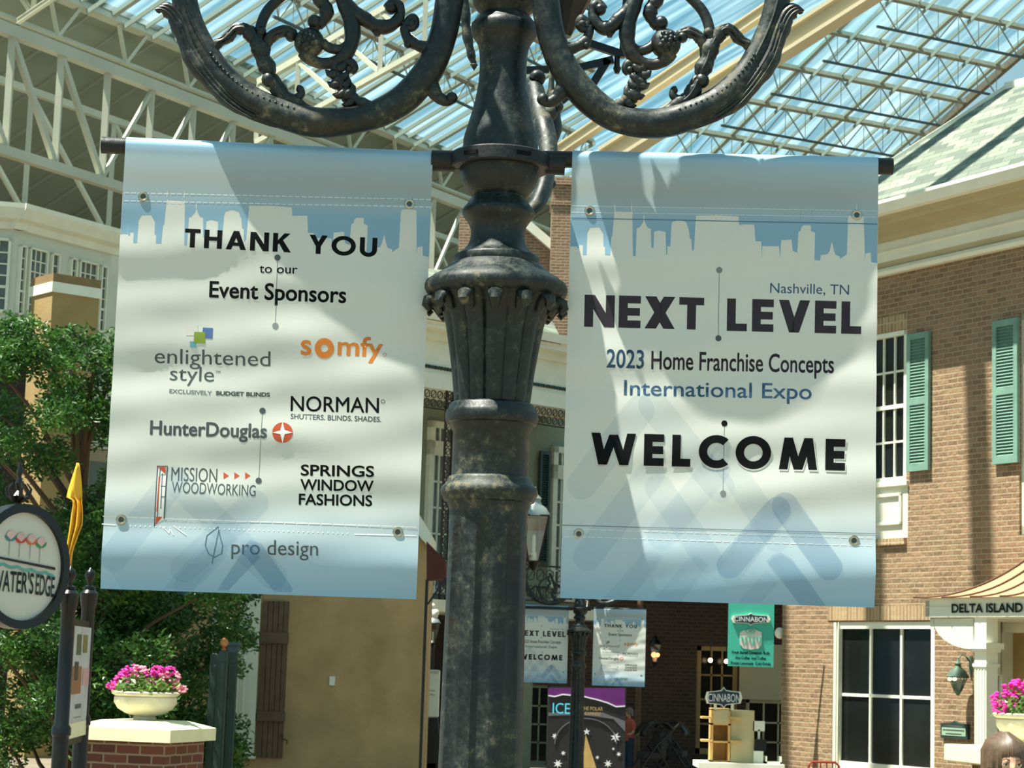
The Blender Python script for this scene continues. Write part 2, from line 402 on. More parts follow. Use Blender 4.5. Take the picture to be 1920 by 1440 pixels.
def banner_cloth_mat():
    t = NT('printed_vinyl_cloth'); c = t.n('TexCoord'); sp = t.n('SeparateXYZ'); t.l(c.outputs['UV'], sp.inputs[0])
    col = t.ramp(sp.outputs[1], [(0, L((160, 200, 222))), (.05, L((172, 190, 194))), (.09, L((168, 177, 172))), (.125, L((160, 178, 182))), (.165, L((132, 168, 188))), (.30, L((126, 164, 186)))])
    # white from under the sky line, blue again at the foot
    w = t.ramp(sp.outputs[1], [(0, L((214, 216, 206))), (.76, L((214, 217, 208))), (.85, L((194, 210, 214))), (1, L((134, 180, 208)))])
    g = t.n('Math', _operation='GREATER_THAN'); t.l(sp.outputs[1], g.inputs[0]); g.inputs[1].default_value = .1277
    mx = t.n('MixRGB'); t.l(g.outputs[0], mx.inputs[0]); t.l(col, mx.inputs[1]); t.l(w, mx.inputs[2])
    t.l(mx.outputs[0], t.b.inputs['Base Color']); t.b.inputs['Roughness'].default_value = .38
    wv = t.coord('UV', (700, 1000, 1)); z = t.n('TexNoise', Scale=.6, Detail=1.0); t.l(wv, z.inputs['Vector']); t.bump(z.outputs['Fac'], .08, .001)
    tr = t.n('BsdfTranslucent'); t.l(mx.outputs[0], tr.inputs['Color']); ms = t.n('MixShader'); ms.inputs[0].default_value = .12
    t.l(t.b.outputs[0], ms.inputs[1]); t.l(tr.outputs[0], ms.inputs[2]); t.l(ms.outputs[0], t.o.inputs[0])
    return t.m
CLOTH = banner_cloth_mat()
CITY = plain('off_white_skyline_print', (214, 216, 206), .38, 0, 0)
def tinted(name, c, a):
    t = NT(name); t.t.nodes.remove(t.b)
    d = t.n('BsdfDiffuse', Color=(*L(c), 1)); tr = t.n('BsdfTransparent'); m = t.n('MixShader'); m.inputs[0].default_value = a
    t.l(tr.outputs[0], m.inputs[1]); t.l(d.outputs[0], m.inputs[2]); t.l(m.outputs[0], t.o.inputs[0]); return t.m
CHEV = tinted('pale_blue_chevron_print', (120, 164, 194), .10)
CHEVD = tinted('blue_chevron_print', (92, 142, 180), .24)
NX, NZ = 30, 72
def sheet(cl):
    """the cloth: back hem, round the tube, down the front, and a turned foot"""
    rows = []
    for i in range(8): rows.append((TR+.001, -.14+i*.14/8, .14-i*.14/8))
    for i in range(13): a = pi*i/12; rows.append((cos(a)*(TR+.001), sin(a)*(TR+.001)-TR, -.001*i/12))
    vs = []; uv = []
    for j, (y, z, v) in enumerate(rows):
        for i in range(NX+1): vs.append((BW*i/NX, y, z-TR*0)); uv.append((i/NX, max(0, (-z-TR)/BH) if j >= 8 else 0))
    for j in range(1, NZ+1):
        z = -TR-(BH-TR)*j/NZ
        for i in range(NX+1):
            x = BW*i/NX; vs.append((x, cl.y(x, z), z)); uv.append((i/NX, -z/BH))
    n = len(vs)//(NX+1); fs = []
    for j in range(n-1):
        for i in range(NX): a = j*(NX+1)+i; fs.append((a, a+1, a+NX+2, a+NX+1))
    fs = [f[::-1] for f in fs]
    return vs, fs, uv
def lay(cl, vs, fs, eps, foot=False):
    """lays a flat print onto the cloth, cut where the cloth bends"""
    bm = bmesh.new(); bv = [bm.verts.new((x, 0, z)) for x, z in vs]
    for f in fs:
        try: bm.faces.new([bv[i] for i in f])
        except ValueError: pass
    zs = [z for x, z in vs]; xs = [x for x, z in vs]
    if not zs: return bm
    for j in range(1, NZ):
        z = -TR-(BH-TR)*j/NZ
        if min(zs) < z < max(zs): bmesh.ops.bisect_plane(bm, geom=bm.verts[:]+bm.edges[:]+bm.faces[:], dist=1e-6, plane_co=(0, 0, z), plane_no=(0, 0, 1))
    for i in range(1, NX):
        x = BW*i/NX
        if min(xs) < x < max(xs): bmesh.ops.bisect_plane(bm, geom=bm.verts[:]+bm.edges[:]+bm.faces[:], dist=1e-6, plane_co=(x, 0, 0), plane_no=(1, 0, 0))
    bmesh.ops.remove_doubles(bm, verts=bm.verts, dist=1e-6)
    for v in bm.verts: v.co = cl.pt(v.co.x, v.co.z, eps)
    bmesh.ops.recalc_face_normals(bm, faces=bm.faces)
    for f in bm.faces:
        if f.normal.y > 0: f.normal_flip()
    return bm
class Print:
    def __init__(s, root, quad, seed): s.r = root; s.h = homog(quad); s.c = Cloth(seed)
    def put(s, name, vs, fs, mat, eps=.0003, label=None, parent=None):
        bm = lay(s.c, vs, fs, eps, name == 'skyline_print'); me = bpy.data.meshes.new(name); bm.to_mesh(me); bm.free(); me.materials.append(mat); me.polygons.foreach_set('use_smooth', [True]*len(me.polygons))
        o = bpy.data.objects.new(name, me); COL.objects.link(o); o.parent = parent or s.r
        if label: o['label'] = label
        return o
    def words(s, body, x0, y0, x1, y1, cap, mat, off=0, hv=None, name='lettering', parent=None, eps=.0003):
        """body from photo point (x0,y0) to (x1,y1) along the base line, capitals cap pixels tall"""
        V, Fs = heavy_mesh(body, *hv) if hv else text_mesh(body, off)
        d = Vector((x1-x0, y1-y0)); u = Vector((d.y, -d.x)).normalized()*cap
        vs = [s.h(x0+d.x*a+u.x*b, y0+d.y*a+u.y*b) for a, b in V]
        return s.put(name, vs, Fs, mat, eps, parent=parent)
    def polys(s, name, polys, mat, eps=.0003, label=None, parent=None):
        vs = []; fs = []
        for p in polys: n = len(vs); vs += [s.h(*q) for q in p]; fs.append(tuple(range(n, n+len(p))))
        return s.put(name, vs, fs, mat, eps, label, parent)
def disc(x, y, r, n=16, ry=None): return [(x+r*cos(2*pi*i/n), y+(ry or r)*sin(2*pi*i/n)) for i in range(n)]
def stroke(p, w):
    out = []
    for a, b in zip(p, p[1:]):
        d = Vector((b[0]-a[0], b[1]-a[1])); n = Vector((-d.y, d.x)).normalized()*w/2
        out.append([(a[0]+n.x, a[1]+n.y), (b[0]+n.x, b[1]+n.y), (b[0]-n.x, b[1]-n.y), (a[0]-n.x, a[1]-n.y)])
    return out
def capsule(x0, y0, x1, y1, r):
    a = atan2(y1-y0, x1-x0); p = []
    for i in range(13): t = a+pi/2+pi*i/12; p.append((x0+r*cos(t), y0+r*sin(t)))
    for i in range(13): t = a-pi/2+pi*i/12; p.append((x1+r*cos(t), y1+r*sin(t)))
    return p
QL = [(235, 255), (808, 281), (768, 1117), (184, 1097)]
QR = [(1074, 282), (1657, 290), (1648, 1142), (1048, 1122)]
# sky line in right-banner pixels: (x, y) roofs read left to right; foot at y 480
SKY = [(1071, 465), (1072, 464), (1083, 464), (1083, 467), (1086, 467), (1086, 461), (1093, 461), (1093, 480), (1100, 480), (1100, 440), (1107, 428), (1124, 427), (1132, 440), (1132, 464), (1135, 464), (1135, 480),
       (1145, 480), (1147, 446), (1149, 444), (1153, 398), (1154, 380), (1155, 398), (1185, 399), (1186, 380), (1187, 399), (1188, 482), (1193, 482), (1195, 430), (1201, 427), (1207, 419), (1209, 402), (1211, 419), (1216, 428), (1222, 430), (1223, 466), (1227, 466), (1228, 436), (1237, 433), (1250, 436), (1251, 479), (1253, 479), (1253, 463),
       (1259, 463), (1261, 424), (1263, 417), (1276, 413), (1289, 417), (1294, 431), (1296, 448), (1299, 449), (1300, 472), (1304, 468), (1306, 432), (1308, 405), (1348, 404), (1389, 406), (1390, 422), (1401, 421), (1419, 421), (1421, 453), (1432, 453), (1433, 485), (1434, 462), (1466, 462), (1468, 484), (1470, 451), (1490, 449), (1492, 470), (1501, 474), (1503, 435),
       (1508, 432), (1507, 428), (1513, 422), (1530, 422), (1530, 428), (1527, 433), (1535, 436), (1534, 487), (1545, 488), (1546, 478), (1559, 476), (1563, 470), (1567, 452), (1571, 468), (1574, 477), (1583, 480), (1583, 485), (1596, 476), (1598, 410), (1600, 404), (1615, 403), (1615, 375), (1616, 403), (1628, 405), (1631, 486), (1632, 474), (1642, 472), (1643, 490), (1652, 492)]
SKYRAMP = [(0, L((160, 200, 222))), (.05, L((172, 190, 194))), (.09, L((168, 177, 172))), (.125, L((160, 178, 182))), (.165, L((132, 168, 188))), (.30, L((126, 164, 186)))]
def sky_mat():
    t = NT('sky_gradient_print'); c = t.n('TexCoord'); sp = t.n('SeparateXYZ'); t.l(c.outputs['UV'], sp.inputs[0])
    t.l(t.ramp(sp.outputs[1], SKYRAMP), t.b.inputs['Base Color']); t.b.inputs['Roughness'].default_value = .38; return t.m
SKYP = sky_mat(); VTOP = .1275
def skyline(P, left):
    h2 = homog(QR); V = []; Fs = []; z0 = -BH*VTOP
    pts = [h2(*q) for q in SKY]; pts = [(min(max(a, .0004), BW-.0004), min(b, z0-.0004)) for a, b in pts]; pts[0] = (.0004, pts[0][1]); pts[-1] = (BW-.0004, pts[-1][1])
    for (a, b), (c, d) in zip(pts, pts[1:]):
        if c-a < 1e-5: continue
        n = len(V); V += [(a, b), (c, d), (c, z0), (a, z0)]; Fs.append((n, n+1, n+2, n+3))
    o = P.put('sky_print', V, Fs, SKYP, .00015)
    ul = o.data.uv_layers.new(name='UVMap')
    for lp in o.data.loops: ul.data[lp.index].uv = (0, -o.data.vertices[lp.vertex_index].co.z/BH)
    for x, y0 in ((1154, 378), (1186, 378), (1615, 373), (1209, 398)):
        q = h2(x, y0); z1 = z0-.006 if y0 < 390 else h2(x, 412)[1]
        P.put('spire_print', [(q[0]-.0012, z1), (q[0]+.0012, z1), (q[0], q[1])], [(0, 1, 2)], CITY, .0004)
def banner_base(name, label, quad, seed, group):
    r = thing(name, label, 'banner', group=group)
    P = Print(r, quad, seed)
    vs, fs, uv = sheet(P.c)
    me = bpy.data.meshes.new('cloth'); me.from_pydata(vs, [], fs); me.materials.append(CLOTH)
    ul = me.uv_layers.new(name='UVMap')
    for lp in me.loops: ul.data[lp.index].uv = uv[lp.vertex_index]
    me.polygons.foreach_set('use_smooth', [True]*len(me.polygons)); me.update()
    o = bpy.data.objects.new('cloth', me); COL.objects.link(o); o.parent = r
    return P
def grommet(P, x, y):
    u, z = P.h(x, y); m = MB(); Y = P.c.y(u, z)
    prof = [(.0052, 0), (.0055, .0016), (.0075, .0026), (.0098, .0018), (.0108, 0)]
    m.lathe([(r, zz) for r, zz in prof], 20)
    m.f = m.f[:-2]; m.m = m.m[:-2]
    m.v = [(a+u, Y-c, b+z) for a, b, c in m.v]
    g = m.build('grommet', BRASSY, P.r, True)
    P.polys('grommet_hole', [disc(x, y, 4.9)], INKGREY, .0006, parent=g)
def slit(P, x0, y0, x1, y1, c0=None, c1=None):
    P.polys('wind_slit', stroke([(x0, y0), (x1, y1)], 1.1), INKSOFT, .00025)
    P.polys('wind_slit_hole', [disc(x0, y0, 5.8)], c0 or INKGREY, .0005); P.polys('wind_slit_hole', [disc(x1, y1, 5.8)], c1 or INKGREY, .0005)
def stitches(P, x0, y0, x1, y1, dash=9, gap=3, w=1.3):
    d = Vector((x1-x0, y1-y0)); n = int(d.length/(dash+gap)); q = []
    for i in range(n):
        a = i/n; b = a+dash/(dash+gap)/n; q += stroke([(x0+d.x*a, y0+d.y*a), (x0+d.x*b, y0+d.y*b)], w)
    P.polys('stitching', q, THREAD, .0005)
THREAD = plain('white_thread', (228, 232, 226), .6, 0, .02)

def make_thanks():
    P = banner_base('banner', 'banner reading THANK YOU to our Event Sponsors, left of the near lamp post', QL, 1.0, None)
    skyline(P, True)
    ch = [(capsule(322, 895, 150+60, 1040, 26), CHEV), (capsule(330, 905, 505, 1075, 25), CHEV), (capsule(470, 940, 340, 1060, 26), CHEV), (capsule(400, 1030, 340, 1090, 20), CHEV)]
    for i, (p, m) in enumerate(ch): P.polys('chevron_print', [p], m, .0002+.00012*i)
    P.polys('chevron_print', [[(400, 1100), (446, 1032), (462, 1018), (480, 1040), (420, 1101)]], CHEVD, .0008)
    P.polys('chevron_print', [[(440, 1028), (462, 1008), (484, 1016), (540, 1098), (538, 1104), (505, 1103), (455, 1040)]], CHEVD, .0009)
    P.polys('chevron_print', [[(300, 1098), (400, 985), (420, 985), (440, 1005), (355, 1099)]], CHEV, .00095)
    P.words('THANK YOU', 343, 464, 701, 481, 35, INK, hv=(.21, .17))
    P.words('to our', 482, 511, 553, 513, 17, INK, .01)
    P.words('Event Sponsors', 388, 556, 643, 567, 30, INK, .028)
    # four squares and the words under them
    lg = P.polys('logo', [[(346, 607), (367, 607), (367, 628), (345, 628)]], INKLINE, .0003, 'pale square of the enlightened style logo')
    P.polys('logo_square', [[(376, 613), (395, 614), (394, 634), (375, 633)]], plain('blue_square_ink', (74, 104, 156), .5), .0004, parent=lg)
    P.polys('logo_square', [[(352, 639), (364, 639), (364, 651), (352, 650)]], plain('teal_square_ink', (104, 166, 172), .5), .0005, parent=lg)
    P.polys('logo_square', [[(360, 621), (381, 622), (380, 643), (359, 642)]], plain('lime_square_ink', (126, 148, 44), .5), .0006, parent=lg)
    P.words('enlightened', 286, 679, 501, 685, 28, INKGREY)
    P.words('style', 314, 711, 396, 714, 28, INKGREY); P.words('TM', 399, 698, 408, 698, 5, INKGREY)
    P.words('EXCLUSIVELY', 313, 735, 392, 739, 7.5, INKSOFT, .03); P.words('BUDGET BLINDS', 400, 739, 500, 742, 7.5, INKGREY, .06)
    # somfy with its ring for an o
    P.words('s', 558, 664, 578, 664, 40, INKORANGE, .03)
    ring = []
    for i in range(28):
        a, b = 2*pi*i/28, 2*pi*(i+1)/28; ring.append([(602+18*cos(a), 652+19*sin(a)), (602+18*cos(b), 652+19*sin(b)), (602+7*cos(b), 652+7*sin(b)), (602+7*cos(a), 652+7*sin(a))])
    P.polys('ring_letter', ring, INKORANGE, .0003)
    P.words('mfy', 626, 664, 710, 668, 36, INKORANGE, .025); P.polys('ring_letter', stroke(disc(714, 664, 3, 10)+[(717, 664)], 1), INKORANGE)
    P.words('NORMAN', 538, 768, 702, 772, 28, INK, .012)
    P.polys('lettering', stroke(disc(710, 751, 3.4, 12)+[(713.4, 751)], 1), INK)
    P.words('SHUTTERS. BLINDS. SHADES.', 538, 783, 706, 789, 9.5, INKGREY, .02)
    P.words('HunterDouglas', 277, 812, 494, 819, 26, INKGREY, .035)
    lg = P.polys('logo', [disc(523, 809, 19, 32)], INKRUST, .0003, 'rust round logo with a four-pointed star')
    star = [(523, 789), (527, 804), (542, 809), (527, 812), (523, 829), (519, 812), (504, 809), (519, 805)]
    P.polys('logo_star', [[star[i], star[(i+1) % 8], (523, 809)] for i in range(8)], THREAD, .0005, parent=lg)
    P.words('MISSION', 316, 898, 401, 901, 26, INKGREY, 0); P.words('WOODWORKING', 317, 920, 472, 927, 21, INKGREY, 0)
    P.polys('logo', [[(413+20*i, 882), (413+20*i, 895), (423+20*i, 889)] for i in range(3)], INKRUST, label='three rust arrowheads')
    lg = P.polys('logo', [[(290, 871), (309, 871), (304, 969), (284, 981)]], THREAD, .0003, 'narrow tall shutter emblem')
    fr = stroke([(291, 871), (285, 983)], 2)+stroke([(296, 874), (290, 975)], 1.5)+stroke([(309, 871), (303, 969)], 2.4)+stroke([(290, 871), (310, 871)], 1.5)
    for y in (887, 908, 928): fr += stroke([(297, y), (306, y)], 1.4)
    fr += stroke([(300, 884), (297, 950)], 1.5)
    P.polys('logo_frame', fr, INKGREY, .0005, parent=lg)
    P.polys('logo_corner', [[(291, 872), (306, 872), (306, 886)], [(287, 980), (288, 965), (300, 965)], [(293, 890), (296, 890), (291, 955), (289, 955)]], INKRUST, .0006, parent=lg)
    for i, (t, a, b) in enumerate((('SPRINGS', 556, 692), ('WINDOW', 555, 691), ('FASHIONS', 552, 688))):
        P.words(t, a, 888+27*i, b, 891+27*i, 20, INK, .03)
    leaf = []
    for sg in (-1, 1): leaf += stroke([(403, 983), (397+sg*12-3, 1000), (395+sg*16, 1018), (397+sg*12, 1033), (396, 1040)], 1.8)
    leaf += stroke([(405, 985), (391, 1052)], 1.8)
    P.polys('logo', leaf, INKGREY, label='thin outlined leaf emblem'); P.words('pro design', 427, 1034, 587, 1037, 28, INKGREY)
    slit(P, 516, 483, 511, 610, INKGREY, INKSOFT); slit(P, 486, 768, 478, 898)
    for x, y in ((267, 369), (763, 382), (224, 970), (735, 993)): grommet(P, x, y)
    stitches(P, 232, 362, 806, 374); stitches(P, 231, 377, 805, 388); stitches(P, 190, 964, 772, 984, 20, 2, 2.2)
    stitches(P, 188, 978, 215, 980, 20, 1, 2.2); stitches(P, 240, 981, 650, 996, 2, 7, 2.2); stitches(P, 655, 997, 770, 1000, 20, 1, 2)
    P.polys('loose_thread', stroke([(300, 983), (312, 995), (314, 987), (320, 998)], 1.4)+stroke([(320, 981), (343, 998)], 1.6), THREAD, .0008)
    return P.r
def make_level():
    P = banner_base('banner', 'banner reading NEXT LEVEL and WELCOME, right of the near lamp post', QR, 4.3, None)
    skyline(P, False)
    ch = [(capsule(1200, 770, 1090, 910, 28), CHEV), (capsule(1225, 760, 1352, 915, 28), CHEV), (capsule(1220, 890, 1100, 1045, 27), CHEV), (capsule(1345, 880, 1240, 1005, 27), CHEV),
          (capsule(1235, 915, 1330, 1050, 26), CHEV), (capsule(1360, 860, 1460, 1010, 26), CHEV)]
    for i, (p, m) in enumerate(ch): P.polys('chevron_print', [p], m, .0002+.00012*i)
    ch = [(capsule(1462, 958, 1370, 1062, 25), CHEVD), (capsule(1476, 950, 1560, 1066, 25), CHEVD)]
    for i, (p, m) in enumerate(ch): P.polys('chevron_print', [p], m, .001+.00012*i)
    P.polys('chevron_print', [[(1440, 1055), (1452, 1042), (1468, 1038), (1488, 1050), (1555, 1139), (1505, 1137)]], CHEVD, .0013)
    P.polys('chevron_print', [[(1130, 1124), (1205, 1040), (1225, 1033), (1245, 1048), (1180, 1126)]], CHEV, .0014); P.polys('chevron_print', [[(1385, 1133), (1440, 1070), (1466, 1090), (1430, 1134)]], CHEV, .0014)
    P.polys('chevron_print', [[(1225, 1127), (1290, 1050), (1310, 1045), (1330, 1062), (1280, 1129)]], CHEV, .0015)
    P.words('Nashville, TN', 1449, 549, 1600, 552, 19, INKNAVY)
    P.words('NEXT', 1095, 614, 1322, 619, 60, INKPLUM, hv=(.235, .11)); P.words('LEVEL', 1366, 621, 1623, 626, 61, INKPLUM, hv=(.235, .14))
    P.words('2023', 1137, 690, 1208, 692, 34, INKNAVY, .02); P.words('Home Franchise Concepts', 1222, 693, 1571, 699, 34, INKPLUM, .02)
    P.words('International Expo', 1170, 742, 1528, 749, 29, INKBLUE, .012)
    P.words('WELCOME', 1105, 874.5, 1593, 887, 64, INKLINE, hv=(.255, .22), eps=.0010)
    P.words('WELCOME', 1107, 872, 1591, 884, 59.5, INK, hv=(.245, .24), eps=.0013)
    slit(P, 1352, 507, 1350, 635, INKSOFT, INKGREY); slit(P, 1361, 795, 1358, 927, INK, INKSOFT)
    for x, y in ((1106, 397), (1615, 402), (1084, 1002), (1608, 1016)): grommet(P, x, y)
    stitches(P, 1071, 388, 1655, 394, 9, 1, .8); stitches(P, 1070, 400, 1654, 406, 9, 1, .8)
    P.polys('hem_fold', stroke([(1071, 411), (1654, 419)], 1.6), INKBLUE, .0005)
    P.polys('hem_fold', stroke([(1050, 986), (1649, 1003)], 1.4), INKSOFT, .0005)
    stitches(P, 1058, 993, 1648, 1011, 12, 4, 1.3); stitches(P, 1054, 1007, 1646, 1026, 12, 4, 1.3)
    return P.r
def place_banner(o, quad, Y0, Y1):
    a = un(*quad[0], Y0); b = un(*quad[1], Y1)
    z = a.z + (b.z-a.z)*.5
    o.location = (a.x, a.y+TR, z); o.rotation_euler.z = atan2(b.y-a.y, b.x-a.x)
bt = make_thanks(); place_banner(bt, QL, 4.06-TR, 4.10-TR)
bl = make_level(); place_banner(bl, QR, 4.10-TR, 4.075-TR)

# ------------------------------------------------------------------ the near lamp post
PY = 4.10; K = PY/FPX*1.012
axis0 = un(938, 290, PY)
def ax(py):                                              # world height on the post's axis for a photo row
    lo, hi = 0., 5.
    for _ in range(40):
        m = (lo+hi)/2; d = Vector((axis0.x, PY, m))-CAM; y = 720-FPX*d.dot(Uu)/d.dot(Fw)
        if y > py: lo = m
        else: hi = m
    return lo
lamp = thing('lamp_post', 'near dark weathered cast iron lamp post with scroll arms, carrying the two large banners', 'lamp post', (axis0.x, PY, 0))
def prof(lst): return [(r*K, ax(y)) for y, r in lst]
m = MB()
m.lathe([(.20, 0), (.20, .10), (.17, .14), (.15, .3), (.11, .42)]+prof([(1500, 78), (1100, 74), (1004, 73.3), (996, 73.2), (988, 73.1), (980, 73), (955, 73)]), 160, fn=lambda r, z, a: r-(.0075*max(0, cos(a*8+.6))**.4 if .5 < z < ax(1000) else (.0075*max(0, cos(a*8+.6)-.55)**.4 if z < ax(983) and z > .5 else 0)))
m.build('fluted_shaft', IRON, lamp, True, ang=50)
m = MB()
m.lathe(prof([(960, 73), (955, 74), (950, 76), (943, 77), (941, 84), (936, 86), (932, 87), (928, 90), (921, 90.5), (914, 88), (910, 83), (906, 80), (900, 78), (896, 76), (894, 71),
              (811, 71), (808, 74), (800, 78), (797, 79), (795, 84), (789, 86.5), (780, 87), (772, 85), (768, 81), (762, 80), (758, 76), (756, 71)]), 64)
m.build('collar', IRON, lamp, True, ang=45)
m = MB()                                                  # the fluted vase
vp = [(758, 70), (743, 72), (720, 74.5), (698, 77), (675, 80.5), (653, 84), (630, 88), (608, 92), (592, 97), (580, 102), (570, 110), (562, 120), (556, 127)]
m.lathe(prof(vp), 144, fn=lambda r, z, a: r*(1+.045*abs(sin(a*7))-.06*max(0, 1-abs(((a*7/pi) % 1)-.0)*6)-.02))
m.build('fluted_vase', IRON, lamp, True, ang=60)
m = MB()
m.lathe(prof([(560, 124), (556, 130), (548, 134.5), (540, 135), (532, 132), (527, 124), (523, 120), (519, 112), (512, 101), (504, 92), (498, 86), (495, 80)]), 96, fn=lambda r, z, a: r+(.0016*sin(a*26)*sin(a*13+z*300) if ax(523) < z < ax(499) else 0))
m.build('vase_rim', IRON, lamp, True, ang=50)
for i in range(14):                                       # leaf tips curling out under the rim
    a = pi*(i+.5)/7; c, s_ = cos(a), sin(a); z0 = ax(556); m = MB()
    m.tube([(c*(R_*K), s_*(R_*K), z0+dz) for R_, dz in ((104, -.040), (112, -.022), (121, -.012), (129, -.016), (132, -.026), (127, -.033), (122, -.028))], [.006, .010, .013, .011, .009, .007, .004], 12, up=Vector((-s_, c, 0)), flat=1.3)
    m.build('leaf_tip', IRON, lamp, True)
m = MB()
m.lathe(prof([(497, 80), (494, 81), (484, 81), (481, 79), (478, 72), (470, 62), (462, 56), (452, 52), (444, 50.5), (432, 51), (424, 54), (416, 59), (409, 65), (402, 69), (398, 69), (392, 66), (385, 60), (376, 54), (371, 50), (366, 50)]), 72)
m.build('waisted_neck', IRON, lamp, True, ang=45)
m = MB()
m.lathe(prof([(372, 48), (364, 56), (355, 64), (345, 69.5), (332, 74), (318, 76.5), (305, 76.5), (296, 74), (291, 72)]), 72)
m.build('rounded_bowl', IRON, lamp, True, ang=50)
m = MB()
m.lathe(prof([(292, 72), (264, 71), (255, 69), (243, 65.5), (226, 60.5), (208, 55.5), (190, 51.5), (174, 48.5), (155, 46), (139, 45), (120, 45), (104, 46), (94, 47.5), (85, 50), (78, 54), (70, 60), (64, 63), (56, 64), (48, 63.5), (43, 58), (38, 54), (33, 50), (29, 46), (24, 49), (18, 56), (10, 61), (0, 64), (-14, 65), (-30, 62), (-60, 48), (-100, 44), (-160, 42), (-260, 40)]), 72)
m.build('baluster', IRON, lamp, True, ang=50)
# black clamp ring with slots, sockets and bars
m = MB(); zt, zb = ax(268), ax(301)
zt = zb+.030
m.lathe([(74*K, zb), (92*K, zb), (95*K, zb+.003), (95*K, zt-.003), (92*K, zt), (74*K, zt)], 72)
for sx in (-1, 1): m.tube([(sx*86*K, 0, (zb+zt)/2), (sx*130*K if sx < 0 else sx*123*K, 0, (zb+zt)/2)], .0215, 28)
ring = m.build('clamp_ring', BLACKRING, lamp, True)
for a in (-125, -62):
    a = radians(a); c, s_ = cos(a), sin(a); R_ = 95.4*K
    M_ = Matrix.Translation((c*R_, s_*R_, (zb+zt)/2)) @ Matrix.Rotation(a, 4, 'Z')
    m = MB(); m.box((-.001, -.016, -.004), (.0012, .016, .004), 0, M_); m.build('slot', INK, ring)
def bar_tube(sx, b, e0, e1):
    """pipe that carries a banner, along the banner's own top edge"""
    L_ = Vector(b.location); r = b.rotation_euler.z; ex = Vector((cos(r), sin(r), 0))
    a = L_+ex*e0; c = L_+ex*e1; o = Vector(lamp.location)
    m = MB(); z = L_.z-TR
    m.tube([(a.x-o.x, a.y-o.y, z), (c.x-o.x, c.y-o.y, z)], TR-.0004, 28)
    p = m.build('banner_bar', BLACKRING, lamp, True)
    return p
bar_tube(-1, bt, -.049, BW+.09); bar_tube(1, bl, -.12, BW+.031)
bz = bt.location.z-TR
off = (zb+zt)/2
ring.location.z = bz-off
